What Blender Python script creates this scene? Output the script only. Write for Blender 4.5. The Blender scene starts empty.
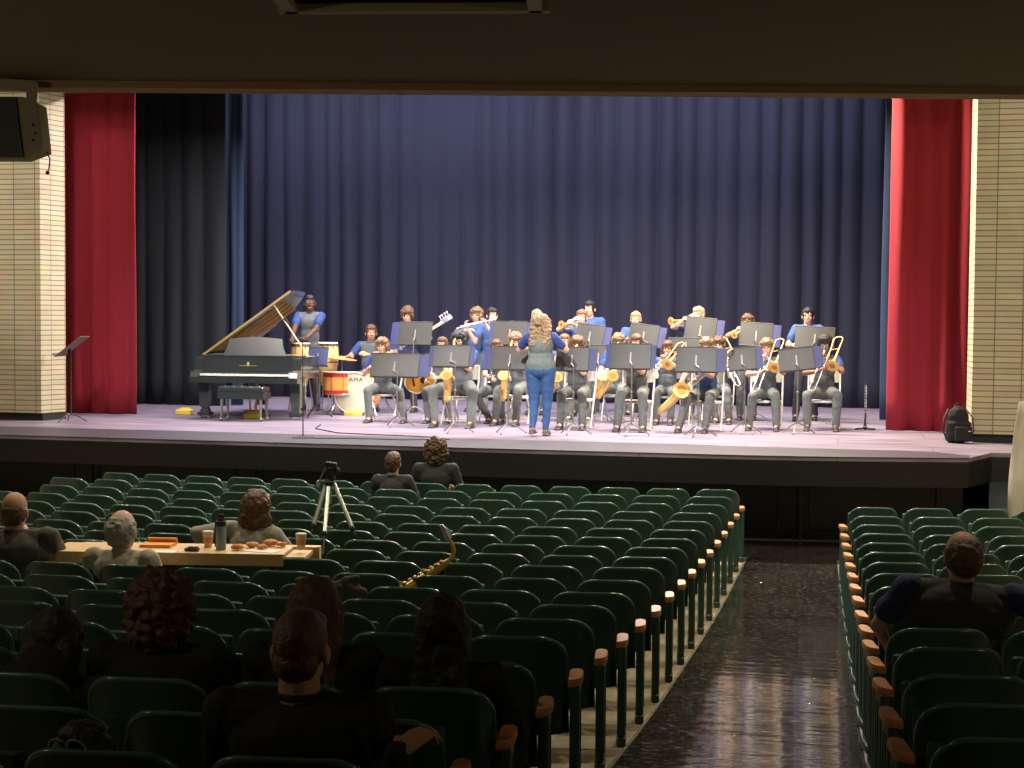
import bpy, math, random
from mathutils import Vector, Matrix, Euler, noise
random.seed(7)
D = bpy.data; C = bpy.context.scene.collection
V = Vector
R = math.radians
pi = math.pi
# ------------------------------------------------------------------ camera and frame of the hall
# hall frame: +Y runs down the aisle to the stage, X across, Z up, 0 = floor at the foot of the stage; the camera stands at X=Y=0
FPX = 1500.0; TH = R(12.3); PT = math.atan((384-318)/FPX); RO = .0075
CAMZ = 2.82; SZ = 1.165            # camera height, stage height
r0 = V((math.cos(TH), math.sin(TH), 0)); f0 = V((-math.sin(TH), math.cos(TH), 0))
cf = f0*math.cos(PT) + V((0,0,-math.sin(PT)))
cu0 = f0*math.sin(PT) + V((0,0,math.cos(PT)))
cr = r0*math.cos(RO) + cu0*math.sin(RO)
cup = -r0*math.sin(RO) + cu0*math.cos(RO)
cam_d = D.cameras.new('camera'); cam = D.objects.new('camera', cam_d); C.objects.link(cam)
cam_d.sensor_width = 36; cam_d.lens = FPX*36/1024; cam_d.clip_start = .05; cam_d.clip_end = 200
mw = Matrix.Identity(4)
for i in range(3):
    mw[i][0] = cr[i]; mw[i][1] = cup[i]; mw[i][2] = -cf[i]
mw[2][3] = CAMZ
cam.matrix_world = mw
bpy.context.scene.camera = cam
def ray(u, v): return cf*FPX + cr*(u-512) - cup*(v-384)
def G(u, v, h=SZ):                 # where the ray of a photo point meets height h
    d = ray(u, v); t = (h-CAMZ)/d.z
    return V((d.x*t, d.y*t, h))
def atY(u, v, Y):                  # where it meets the plane Y = const
    d = ray(u, v); t = Y/d.y
    return V((d.x*t, Y, CAMZ+d.z*t))
def atz(u, v, z):                  # at a depth along the camera's heading
    d = ray(u, v); t = z/(d.x*f0.x+d.y*f0.y)
    return V((d.x*t, d.y*t, CAMZ+d.z*t))
def proj(p):
    q = p - V((0,0,CAMZ)); w = q.dot(cf)
    return 512+FPX*q.dot(cr)/w, 384-FPX*q.dot(cup)/w, w
XC = -5.13                         # centre line of the hall
def bow(X): return ((X-XC)**2 - 16.24)/76 + .03*min(0, X+1.1)      # the rows bow towards the stage at their ends
FZ = [(-4,1.9),(0,1.25),(2.9,.84),(3.6,.75),(4.35,.665),(5.09,.59),(5.82,.52),(6.56,.458),(7.3,.418),(8.03,.358),(8.77,.295),(9.5,.238),(10.24,.192),(10.98,.160),(11.7,.123),(12.45,.088),(13.18,.058),(13.92,.035),(14.66,.018),(15.4,.008),(16.9,.004),(18.4,0),(40,0)]
def floor_z(X, Y):
    y = Y-bow(X)
    if y <= FZ[0][0]: return FZ[0][1]
    for (a, ha), (b, hb) in zip(FZ, FZ[1:]):
        if y <= b: return ha+(hb-ha)*(y-a)/(b-a)
    return 0
def nubL(Y): return .0165*Y-1.368
def nubR(Y): return -.0183*Y+.381
# ------------------------------------------------------------------ materials
def mat(name, col, rough=.5, metal=0, spec=.5, noise_amt=0, noise_scale=20, bump=0, bump_scale=60, emit=None, sheen=0, coat=0):
    m = D.materials.new(name); m.use_nodes = True; nt = m.node_tree; b = nt.nodes['Principled BSDF']
    b.inputs['Base Color'].default_value = (*col, 1); b.inputs['Roughness'].default_value = rough
    b.inputs['Metallic'].default_value = metal; b.inputs['Specular IOR Level'].default_value = spec
    if sheen: b.inputs['Sheen Weight'].default_value = sheen
    if coat: b.inputs['Coat Weight'].default_value = coat
    tc = nt.nodes.new('ShaderNodeTexCoord')
    if noise_amt:
        n = nt.nodes.new('ShaderNodeTexNoise'); n.inputs['Scale'].default_value = noise_scale; n.inputs['Detail'].default_value = 4
        nt.links.new(tc.outputs['Object'], n.inputs['Vector'])
        mx = nt.nodes.new('ShaderNodeMix'); mx.data_type = 'RGBA'
        mx.inputs[6].default_value = (*[c*(1-noise_amt) for c in col], 1); mx.inputs[7].default_value = (*[min(1, c*(1+noise_amt)) for c in col], 1)
        nt.links.new(n.outputs['Fac'], mx.inputs[0]); nt.links.new(mx.outputs[2], b.inputs['Base Color'])
    if bump:
        n = nt.nodes.new('ShaderNodeTexNoise'); n.inputs['Scale'].default_value = bump_scale; n.inputs['Detail'].default_value = 3
        nt.links.new(tc.outputs['Object'], n.inputs['Vector'])
        bp = nt.nodes.new('ShaderNodeBump'); bp.inputs['Strength'].default_value = bump; bp.inputs['Distance'].default_value = .01
        nt.links.new(n.outputs['Fac'], bp.inputs['Height']); nt.links.new(bp.outputs['Normal'], b.inputs['Normal'])
    if emit:
        b.inputs['Emission Color'].default_value = (*emit[0], 1); b.inputs['Emission Strength'].default_value = emit[1]
    return m
MT = {}
def mk(key, *a, **k): MT[key] = mat(key, *a, **k)
mk('seat_green', (.028,.072,.056), .34, noise_amt=.25, noise_scale=6, bump=.05, bump_scale=90)
mk('seat_edge_highlight', (.06,.15,.115), .22)  # paler than the backs: highlight along the rolled edge put into the colour
mk('seat_pan', (.012,.055,.04), .6)
mk('standard_green', (.03,.085,.07), .4)
mk('arm_wood', (.58,.25,.085), .45, noise_amt=.25, noise_scale=30)
mk('plank', (.72,.50,.25), .55, noise_amt=.15, noise_scale=5)
mk('ceiling', (.13,.118,.065), .9, bump=.6, bump_scale=35)
mk('beam_brown', (.36,.23,.13), .7)
mk('vent_metal', (.30,.27,.17), .6)
mk('dark', (.012,.012,.012), .6)
mk('black', (.006,.006,.006), .5)
mk('stage_black', (.006,.006,.006), .55, noise_amt=.3, noise_scale=3)
mk('panel_line', (.05,.048,.045), .6)
mk('bluegrey', (.2,.27,.33), .8)
mk('cloth_white', (.55,.52,.42), .9)
mk('piano_black', (.03,.038,.038), .25, coat=.6)
mk('piano_gold', (.75,.55,.2), .3, metal=.6)
mk('gold', (.85,.55,.18), .3, metal=.55)
mk('brass_dark', (.42,.24,.06), .4, metal=.4)
mk('silver', (.8,.8,.82), .25, metal=.85)
mk('chrome', (.7,.7,.72), .2, metal=1)
mk('white', (.85,.85,.83), .5)
mk('ivory', (.85,.84,.78), .35)
mk('chair_white', (.62,.60,.54), .45)
mk('stand_black', (.025,.026,.023), .42, noise_amt=.2, noise_scale=9)
mk('stand_grey', (.20,.195,.17), .4, metal=.4)
mk('folder_blue', (.010,.016,.10), .5)
mk('navy', (.03,.04,.12), .7)
mk('paper', (.85,.85,.80), .7)
mk('drum_red', (.55,.03,.02), .25, coat=.5)
mk('drum_orange', (.85,.33,.08), .25, coat=.5)
mk('drum_head', (.70,.67,.50), .45)
mk('conga_wood', (.80,.55,.25), .35, noise_amt=.15, noise_scale=8, coat=.4)
mk('conga_head', (.85,.80,.68), .6)
mk('yellow', (.85,.65,.08), .5)
mk('guitar_orange', (.85,.42,.05), .3, coat=.4)
mk('wood_pale', (.75,.62,.42), .45)
mk('rubber', (.02,.02,.02), .7)
mk('skin_light', (.62,.36,.25), .55)
mk('skin_tan', (.46,.25,.15), .55)
mk('skin_brown', (.25,.12,.07), .5)
mk('skin_dark', (.10,.048,.03), .5)
mk('lip', (.42,.14,.11), .5)
mk('eye', (.02,.015,.012), .25)
mk('glasses', (.02,.02,.02), .3)
mk('hair_black', (.016,.014,.015), .5, bump=.6, bump_scale=120)
mk('hair_brown', (.10,.05,.025), .5, noise_amt=.4, noise_scale=60, bump=.6, bump_scale=120)
mk('hair_lightbrown', (.17,.105,.055), .5, noise_amt=.4, noise_scale=60, bump=.6, bump_scale=120)
mk('hair_blond', (.36,.26,.14), .5, noise_amt=.4, noise_scale=60, bump=.6, bump_scale=120)
mk('hair_curls', (.27,.19,.10), .5, noise_amt=.7, noise_scale=45, bump=.8, bump_scale=90)
mk('hair_grey', (.42,.38,.33), .6, noise_amt=.25, noise_scale=60, bump=.6, bump_scale=120)
mk('polo_grey', (.105,.125,.135), .85, noise_amt=.25, noise_scale=14)
mk('polo_blue', (.025,.055,.20), .8)
mk('shirt_lightblue', (.05,.10,.26), .85)
mk('trouser_grey', (.13,.145,.14), .85, noise_amt=.2, noise_scale=12)
mk('trouser_dark', (.03,.03,.035), .85)
mk('jeans', (.03,.085,.22), .85, noise_amt=.3, noise_scale=10)
mk('shoe_black', (.03,.03,.03), .5)
mk('sandal', (.12,.08,.05), .6)
mk('tee_green', (.13,.165,.155), .85, noise_amt=.3, noise_scale=30)
mk('suit', (.075,.068,.055), .85, bump=.2, bump_scale=15)
mk('shirt_beige', (.44,.40,.31), .85, noise_amt=.3, noise_scale=7, bump=.4, bump_scale=12)
mk('sweater_grey', (.33,.33,.29), .9)
mk('cloth_black', (.012,.012,.013), .85, bump=.3, bump_scale=14)
mk('shirt_black', (.03,.03,.03), .8, bump=.25, bump_scale=10)
mk('collar_navy', (.012,.025,.09), .8)
mk('coat_grey', (.085,.075,.05), .9, bump=.3, bump_scale=12)
mk('envelope', (.9,.36,.05), .6)
mk('bottle_grey', (.20,.30,.38), .35)
mk('cup', (.72,.52,.36), .6)
mk('cup_lid', (.62,.55,.45), .5)
mk('pastry', (.62,.26,.08), .7, noise_amt=.5, noise_scale=60)
mk('tripod_grey', (.42,.48,.42), .35, metal=.6)
mk('bag_lilac', (.40,.38,.55), .8)
mk('speaker_olive', (.34,.32,.19), .7)
mk('lamp_glass', (1,1,1), .5, emit=((1,.9,.75), 8))
# curtains: cloth with a light weave
def curtain_mat(key, col, rough=.75, sheen=.3):
    MT[key] = mat(key, col, rough, sheen=sheen, bump=.15, bump_scale=200, noise_amt=.12, noise_scale=2)
curtain_mat('velvet_red', (.27,.011,.024), .9, 0)
curtain_mat('velvet_navy', (.0075,.008,.024), .9, .0)
curtain_mat('velvet_teal', (.004,.008,.011), .9, .02)
curtain_mat('velvet_blue', (.014,.03,.07), .9, .02)
def stage_floor_mat():
    m = mat('stage_floor', (.36,.30,.33), .45); nt = m.node_tree; b = nt.nodes['Principled BSDF']
    tc = nt.nodes.new('ShaderNodeTexCoord'); mp = nt.nodes.new('ShaderNodeMapping'); mp.inputs['Scale'].default_value = (.35, 2.2, 1)
    nt.links.new(tc.outputs['Object'], mp.inputs['Vector'])
    n = nt.nodes.new('ShaderNodeTexNoise'); n.inputs['Scale'].default_value = 2.6; n.inputs['Detail'].default_value = 8
    nt.links.new(mp.outputs['Vector'], n.inputs['Vector'])
    cr_ = nt.nodes.new('ShaderNodeValToRGB'); e = cr_.color_ramp.elements
    e[0].position = .3; e[0].color = (.135,.115,.175,1); e[1].position = .68; e[1].color = (.33,.275,.345,1)
    nt.links.new(n.outputs['Fac'], cr_.inputs['Fac'])
    br = nt.nodes.new('ShaderNodeTexBrick'); br.inputs['Color1'].default_value = (1,1,1,1); br.inputs['Color2'].default_value = (.93,.93,.93,1); br.inputs['Mortar'].default_value = (.55,.55,.55,1)
    br.inputs['Scale'].default_value = 1; br.inputs['Mortar Size'].default_value = .008; br.inputs['Brick Width'].default_value = 2.4; br.inputs['Row Height'].default_value = 1.2
    nt.links.new(tc.outputs['Object'], br.inputs['Vector'])
    mx = nt.nodes.new('ShaderNodeMix'); mx.data_type = 'RGBA'; mx.blend_type = 'MULTIPLY'; mx.inputs[0].default_value = 1
    nt.links.new(cr_.outputs['Color'], mx.inputs[6]); nt.links.new(br.outputs['Color'], mx.inputs[7]); nt.links.new(mx.outputs[2], b.inputs['Base Color'])
    MT['stage_floor'] = m
stage_floor_mat()
def brick_mat():
    m = mat('roman_brick', (.5,.45,.3), .75); nt = m.node_tree; b = nt.nodes['Principled BSDF']
    tc = nt.nodes.new('ShaderNodeTexCoord'); sp = nt.nodes.new('ShaderNodeSeparateXYZ'); cb = nt.nodes.new('ShaderNodeCombineXYZ')
    ad = nt.nodes.new('ShaderNodeMath'); ad.operation = 'ADD'
    nt.links.new(tc.outputs['Object'], sp.inputs[0]); nt.links.new(sp.outputs[0], ad.inputs[0]); nt.links.new(sp.outputs[1], ad.inputs[1])
    nt.links.new(ad.outputs[0], cb.inputs[0]); nt.links.new(sp.outputs[2], cb.inputs[1])
    br = nt.nodes.new('ShaderNodeTexBrick'); br.offset = 0; br.inputs['Scale'].default_value = 1
    br.inputs['Brick Width'].default_value = .36; br.inputs['Row Height'].default_value = .078; br.inputs['Mortar Size'].default_value = .0075; br.inputs['Mortar Smooth'].default_value = .2
    br.inputs['Color1'].default_value = (.66,.59,.40,1); br.inputs['Color2'].default_value = (.57,.50,.33,1); br.inputs['Mortar'].default_value = (.24,.20,.13,1)
    nt.links.new(cb.outputs[0], br.inputs['Vector'])
    n = nt.nodes.new('ShaderNodeTexNoise'); n.inputs['Scale'].default_value = 3
    nt.links.new(tc.outputs['Object'], n.inputs['Vector'])
    mx = nt.nodes.new('ShaderNodeMix'); mx.data_type = 'RGBA'; mx.blend_type = 'MULTIPLY'; mx.inputs[0].default_value = .3
    nt.links.new(br.outputs['Color'], mx.inputs[6]); nt.links.new(n.outputs['Color'], mx.inputs[7]); nt.links.new(mx.outputs[2], b.inputs['Base Color'])
    bp = nt.nodes.new('ShaderNodeBump'); bp.inputs['Strength'].default_value = .6; bp.inputs['Distance'].default_value = .01; bp.invert = True
    nt.links.new(br.outputs['Fac'], bp.inputs['Height']); nt.links.new(bp.outputs['Normal'], b.inputs['Normal'])
    MT['brick'] = m
brick_mat()
def tile_mat():
    m = mat('aisle_tile', (.03,.025,.02), .14, spec=.85); nt = m.node_tree; b = nt.nodes['Principled BSDF']
    tc = nt.nodes.new('ShaderNodeTexCoord')
    br = nt.nodes.new('ShaderNodeTexBrick'); br.offset = 0; br.inputs['Scale'].default_value = 1; br.inputs['Brick Width'].default_value = .305; br.inputs['Row Height'].default_value = .305
    br.inputs['Mortar Size'].default_value = .003; br.inputs['Color1'].default_value = (.034,.031,.028,1); br.inputs['Color2'].default_value = (.022,.020,.020,1); br.inputs['Mortar'].default_value = (.008,.007,.006,1)
    nt.links.new(tc.outputs['Object'], br.inputs['Vector'])
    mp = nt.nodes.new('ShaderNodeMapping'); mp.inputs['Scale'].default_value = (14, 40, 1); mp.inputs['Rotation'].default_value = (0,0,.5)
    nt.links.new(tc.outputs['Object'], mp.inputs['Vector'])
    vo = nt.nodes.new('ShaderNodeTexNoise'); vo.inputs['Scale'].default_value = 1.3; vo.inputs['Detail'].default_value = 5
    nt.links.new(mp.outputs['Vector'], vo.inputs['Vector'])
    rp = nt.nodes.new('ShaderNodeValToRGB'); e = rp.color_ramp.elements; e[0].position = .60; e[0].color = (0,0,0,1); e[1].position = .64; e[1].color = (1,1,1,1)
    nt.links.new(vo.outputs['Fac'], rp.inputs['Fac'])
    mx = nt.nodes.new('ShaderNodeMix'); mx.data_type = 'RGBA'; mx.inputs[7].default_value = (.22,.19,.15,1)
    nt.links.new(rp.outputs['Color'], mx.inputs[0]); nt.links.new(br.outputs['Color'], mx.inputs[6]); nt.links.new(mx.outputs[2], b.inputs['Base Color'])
    mp2 = nt.nodes.new('ShaderNodeMapping'); mp2.inputs['Scale'].default_value = (2.2, 8, 1)
    nt.links.new(tc.outputs['Object'], mp2.inputs['Vector'])
    n = nt.nodes.new('ShaderNodeTexNoise'); n.inputs['Scale'].default_value = 1.0; n.inputs['Detail'].default_value = 3
    nt.links.new(mp2.outputs['Vector'], n.inputs['Vector'])
    bp = nt.nodes.new('ShaderNodeBump'); bp.inputs['Strength'].default_value = .6; bp.inputs['Distance'].default_value = .0048
    bp2 = nt.nodes.new('ShaderNodeBump'); bp2.inputs['Strength'].default_value = .3; bp2.inputs['Distance'].default_value = .003; bp2.invert = True
    nt.links.new(n.outputs['Fac'], bp.inputs['Height']); nt.links.new(br.outputs['Fac'], bp2.inputs['Height']); nt.links.new(bp.outputs['Normal'], bp2.inputs['Normal'])
    nt.links.new(bp2.outputs['Normal'], b.inputs['Normal'])
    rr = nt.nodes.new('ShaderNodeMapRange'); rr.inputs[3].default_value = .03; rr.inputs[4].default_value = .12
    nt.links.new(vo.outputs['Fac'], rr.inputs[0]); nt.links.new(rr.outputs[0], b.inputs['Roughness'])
    MT['tile'] = m
tile_mat()
mk('row_floor', (.36,.30,.19), .6, noise_amt=.35, noise_scale=3)
mk('edge_strip', (.12,.10,.06), .5)
# ------------------------------------------------------------------ mesh builder
class MB:
    def __init__(s): s.v = []; s.f = []; s.m = []; s.mats = []; s.cur = 0
    def mat(s, key):
        if key not in s.mats: s.mats.append(key)
        s.cur = s.mats.index(key); return s
    def add(s, vs, fs, M=None):
        o = len(s.v)
        s.v += [tuple(M @ V(p)) for p in vs] if M else [tuple(p) for p in vs]
        for f in fs: s.f.append(tuple(i+o for i in f)); s.m.append(s.cur)
        return s
    def box(s, c, d, rot=None, taper=1, M=None):
        x, y, z = d[0]/2, d[1]/2, d[2]/2
        vs = [V((-x*taper if 0 else -x,-y,-z)), V((x,-y,-z)), V((x,y,-z)), V((-x,y,-z)), V((-x*taper,-y*taper,z)), V((x*taper,-y*taper,z)), V((x*taper,y*taper,z)), V((-x*taper,y*taper,z))]
        if rot is not None:
            q = Euler(rot).to_matrix() if not isinstance(rot, Matrix) else rot
            vs = [q @ p for p in vs]
        vs = [p+V(c) for p in vs]
        return s.add(vs, [(0,3,2,1),(4,5,6,7),(0,1,5,4),(1,2,6,5),(2,3,7,6),(3,0,4,7)], M)
    def rbox(s, c, d, r, rot=None, seg=3):     # box with rounded upright edges and softened rims
        x, y, z = d[0]/2, d[1]/2, d[2]/2; r = min(r, x*.98, y*.98); e = min(r*.4, z*.45)
        def ring(rr, inset, zz):
            out = []
            for (sx, sy, a0) in ((1,1,0),(-1,1,90),(-1,-1,180),(1,-1,270)):
                for k in range(seg+1):
                    a = R(a0+90*k/seg)
                    out.append(V((sx*(x-rr)+(rr-inset)*math.cos(a), sy*(y-rr)+(rr-inset)*math.sin(a), zz)))
            return out
        rings = [ring(r, e, -z), ring(r, 0, -z+e), ring(r, 0, z-e), ring(r, e, z)]
        n = len(rings[0]); vs = [p for q in rings for p in q]; fs = []
        for k in range(3):
            for i in range(n): fs.append((k*n+i, k*n+(i+1)%n, (k+1)*n+(i+1)%n, (k+1)*n+i))
        fs.append(tuple(range(n-1,-1,-1))); fs.append(tuple(3*n+i for i in range(n)))
        if rot is not None:
            q = Euler(rot).to_matrix() if not isinstance(rot, Matrix) else rot
            vs = [q @ p for p in vs]
        return s.add([p+V(c) for p in vs], fs)
    def tube(s, pts, rad, n=8, cap=True, closed=False, flat=None):
        pts = [V(p) for p in pts]; k = len(pts)
        if not hasattr(rad, '__len__'): rad = [rad]*k
        rings = []; prev = None
        for i, p in enumerate(pts):
            if closed: t = pts[(i+1)%k]-pts[i-1]
            else: t = pts[min(i+1,k-1)]-pts[max(i-1,0)]
            t.normalize()
            if prev is None:
                a = V((0,0,1)) if abs(t.z) < .9 else V((1,0,0))
                x = t.cross(a).normalized()
            else:
                x = (prev - t*prev.dot(t)); x = x.normalized() if x.length > 1e-6 else t.orthogonal().normalized()
            prev = x; y = t.cross(x)
            rings.append([p+(x*math.cos(2*pi*j/n)+y*math.sin(2*pi*j/n)*(flat or 1))*rad[i] for j in range(n)])
        vs = [q for r_ in rings for q in r_]; fs = []
        for i in range(k if closed else k-1):
            a, b = i*n, ((i+1)%k)*n
            for j in range(n): fs.append((a+j, a+(j+1)%n, b+(j+1)%n, b+j))
        if cap and not closed: fs += [tuple(range(n-1,-1,-1)), tuple((k-1)*n+j for j in range(n))]
        return s.add(vs, fs)
    def cyl(s, p0, p1, r0_, r1_=None, n=12): return s.tube([p0, p1], [r0_, r0_ if r1_ is None else r1_], n)
    def lathe(s, prof, n=20, M=None, close=True):   # prof: (radius, z)
        vs = []; fs = []
        for (r_, z) in prof:
            for j in range(n): a = 2*pi*j/n; vs.append(V((r_*math.cos(a), r_*math.sin(a), z)))
        for i in range(len(prof)-1):
            for j in range(n): fs.append((i*n+j, i*n+(j+1)%n, (i+1)*n+(j+1)%n, (i+1)*n+j))
        if close: fs += [tuple(range(n-1,-1,-1)), tuple((len(prof)-1)*n+j for j in range(n))]
        return s.add(vs, fs, M)
    def ell(s, c, r_, rot=None, n=12, m=8):
        vs = [V((0,0,-1))]; fs = []
        for i in range(1, m):
            a = -pi/2+pi*i/m
            for j in range(n): b = 2*pi*j/n; vs.append(V((math.cos(a)*math.cos(b), math.cos(a)*math.sin(b), math.sin(a))))
        vs.append(V((0,0,1)))
        for j in range(n): fs.append((0, 1+(j+1)%n, 1+j))
        for i in range(m-2):
            for j in range(n): fs.append((1+i*n+j, 1+i*n+(j+1)%n, 1+(i+1)*n+(j+1)%n, 1+(i+1)*n+j))
        t = len(vs)-1; o = 1+(m-2)*n
        for j in range(n): fs.append((o+j, o+(j+1)%n, t))
        q = Matrix.Identity(3) if rot is None else (Euler(rot).to_matrix() if not isinstance(rot, Matrix) else rot)
        if not hasattr(r_, '__len__'): r_ = (r_,)*3
        return s.add([q @ V((p.x*r_[0], p.y*r_[1], p.z*r_[2])) + V(c) for p in vs], fs)
    def cap(s, p0, p1, a, b, n=12):             # tapered capsule
        p0, p1 = V(p0), V(p1); t = p1-p0
        if t.length < 1e-5: return s.ell(p0, a)
        t = t.normalized()
        P = [p0-t*a*.98, p0-t*a*.8, p0-t*a*.45, p0, p1, p1+t*b*.45, p1+t*b*.8, p1+t*b*.98]
        return s.tube(P, [a*.18, a*.6, a*.89, a, b, b*.89, b*.6, b*.18], n)
    def prism(s, poly, z0, z1, M=None):         # polygon in XY pulled from z0 to z1
        n = len(poly)
        vs = [V((p[0],p[1],z0)) for p in poly]+[V((p[0],p[1],z1)) for p in poly]
        fs = [tuple(range(n-1,-1,-1)), tuple(range(n,2*n))]+[(i,(i+1)%n,n+(i+1)%n,n+i) for i in range(n)]
        return s.add(vs, fs, M)
    def mesh(s, name, smooth=True, ang=40):
        me = D.meshes.new(name); me.from_pydata(s.v, [], s.f)
        for k in s.mats: me.materials.append(MT[k])
        me.polygons.foreach_set('material_index', s.m)
        if smooth:
            me.polygons.foreach_set('use_smooth', [True]*len(me.polygons))
            me.update(); me.set_sharp_from_angle(angle=R(ang))
        me.update(); return me
    def obj(s, name, key=None, parent=None, loc=None, smooth=True, M=None):
        if key and not s.mats: s.mats = [key]
        return link(name, s.mesh(name, smooth), parent, loc, M)
    def remesh(s, name, key, voxel=.01, smooth=3, parent=None, disp=None):
        me = D.meshes.new(name+'_src'); me.from_pydata(s.v, [], s.f)
        o = D.objects.new(name+'_src', me); C.objects.link(o)
        md = o.modifiers.new('r', 'REMESH'); md.mode = 'VOXEL'; md.voxel_size = voxel; md.use_smooth_shade = True
        if smooth: sm = o.modifiers.new('s', 'SMOOTH'); sm.factor = .5; sm.iterations = smooth
        dg = bpy.context.evaluated_depsgraph_get(); dg.update()
        out = D.meshes.new_from_object(o.evaluated_get(dg)); out.name = name
        D.objects.remove(o); D.meshes.remove(me)
        out.materials.clear(); out.materials.append(MT[key])
        if disp:
            out.update()
            nr = [v.normal.copy() for v in out.vertices]
            for v_, n_ in zip(out.vertices, nr): v_.co += n_*disp(v_.co)
        out.polygons.foreach_set('use_smooth', [True]*len(out.polygons)); out.update()
        return link(name, out, parent)
def link(name, data, parent=None, loc=None, M=None):
    o = D.objects.new(name, data); C.objects.link(o)
    if parent: o.parent = parent
    if loc is not None: o.location = loc
    if M is not None: o.matrix_local = M
    return o
def tag(o, label=None, cat=None, group=None, kind=None):
    if label: o['label'] = label
    if cat: o['category'] = cat
    if group: o['group'] = group
    if kind: o['kind'] = kind
    return o
def empty(name, label, cat, M=None, group=None, loc=None):
    o = D.objects.new(name, None); C.objects.link(o); o.empty_display_size = .1
    if loc is not None: o.location = loc
    if M is not None: o.matrix_world = M
    return tag(o, label, cat, group)
def struct(o): o['kind'] = 'structure'; return o
def TR(loc, rz=0, s=1): return Matrix.Translation(V(loc)) @ Matrix.Rotation(rz, 4, 'Z') @ Matrix.Scale(s, 4)
def frame(o, z, x=None):                        # matrix whose Z axis looks along z
    z = V(z).normalized(); x = V(x) if x is not None else (V((1,0,0)) if abs(z.x) < .9 else V((0,1,0)))
    x = (x - z*x.dot(z)).normalized(); y = z.cross(x)
    m = Matrix.Identity(4)
    for i in range(3): m[i][0] = x[i]; m[i][1] = y[i]; m[i][2] = z[i]; m[i][3] = o[i]
    return m
def arc(c, r_, a0, a1, n, ax=(1,0,0), ay=(0,0,1)):
    c, ax, ay = V(c), V(ax), V(ay)
    return [c+ax*r_*math.cos(R(a0+(a1-a0)*i/n))+ay*r_*math.sin(R(a0+(a1-a0)*i/n)) for i in range(n+1)]
# ------------------------------------------------------------------ the setting
def grid(name, key, x0, x1, y0, y1, step, dz=0, xf=None):
    nx = max(2, int((x1-x0)/step)); ny = max(2, int((y1-y0)/step)); b = MB()
    vs = []
    for j in range(ny+1):
        Y = y0+(y1-y0)*j/ny; a, c = (x0, x1) if xf is None else xf(Y)
        for i in range(nx+1):
            X = a+(c-a)*i/nx; vs.append((X, Y, floor_z(X, Y)+dz))
    b.add(vs, [(j*(nx+1)+i, j*(nx+1)+i+1, (j+1)*(nx+1)+i+1, (j+1)*(nx+1)+i) for j in range(ny) for i in range(nx)])
    return struct(b.obj(name, key))
grid('floor', 'row_floor', -18, 9, -3, 17.9, .3)
def aisle_edges(Y): return (nubL(Y)+.055, nubR(Y)-.04)
grid('floor_aisle', 'tile', -1, 0, -3, 17.9, .2, .006, aisle_edges)
grid('floor_front', 'tile', -18, 9, 17.9, 19.6, .3, .0)
for k, side in enumerate(('left', 'right')):     # strip along each side of the aisle tiles
    def ef(Y, k=k): a = aisle_edges(Y)[k]; return (a-.022, a) if k == 0 else (a, a+.022)
    grid('trim_'+str(k+1), 'edge_strip', 0, .022, -3, 17.9, .2, .01, ef)
# stage: bowed lip, fascia, recessed front with framed panels
def lipY(X): return 18.45 + .55*(max(0, X+1.2)/3.2)**1.6 + .02*max(0, -5-X)
xs = [-18+i*.4 for i in range(50)]; xs = [x for x in xs if x < 1.55]+[1.55]
b = MB(); edge = [(x, lipY(x)) for x in xs]
b.mat('stage_floor').prism(edge+[(1.9,19.75),(9,19.75),(9,31),(-18,31)], SZ-.05, SZ)
o = struct(b.obj('floor_stage', smooth=False))
# apron: the dark strip in front of the curtain line
b = MB(); b.prism([(x, lipY(x)-.012) for x in xs]+[(1.6,19.2),(1.2,19.6)]+[(x, lipY(x)+1.4-.5*(max(0,x+2)/3.5)) for x in reversed(xs[:-2])], SZ, SZ+.004)
mk('apron', (.05,.047,.066), .5, noise_amt=.3, noise_scale=2)
struct(b.obj('floor_apron', 'apron', smooth=False))
b = MB(); fas = [(x, lipY(x)-.01) for x in xs]
b.prism(fas+[(1.9,19.7),(9,19.7),(9,19.9),(1.75,19.9)]+[(x, lipY(x)+.15) for x in reversed(xs)], SZ-.36, SZ-.05)
struct(b.obj('trim_3', 'stage_black', smooth=False))
b = MB(); b.prism([(x, lipY(x)+.72) for x in xs]+[(1.55, 20.4)]+[(x, lipY(x)+.9) for x in reversed(xs[:-1])], -.05, SZ-.3)
struct(b.obj('wall_stage_front', 'black', smooth=False))
b = MB()
x = -17.6
while x < 1.0:                                    # framed panels of the stage front
    x1 = min(x+2.3, 1.35)
    for zz in (.16, .74):
        b.tube([(x+.12+(x1-x-.24)*i/6, lipY(x+.12+(x1-x-.24)*i/6)+.70, zz) for i in range(7)], .012, 4)
    for xx in (x+.12, x1-.12): b.tube([(xx, lipY(xx)+.70, .16), (xx, lipY(xx)+.70, .74)], .012, 4)
    b.tube([(x, lipY(x)+.69, 0), (x, lipY(x)+.69, .85)], .03, 4)
    x += 2.45
b.tube([(q, lipY(q)+.69, .03) for q in xs], .03, 4)
struct(b.obj('trim_4', 'panel_line', smooth=False))
b = MB(); b.box((5.5, 19.99, .45), (7.2, .16, .75)); struct(b.obj('wall_under_wing', 'bluegrey', smooth=False))
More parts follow.
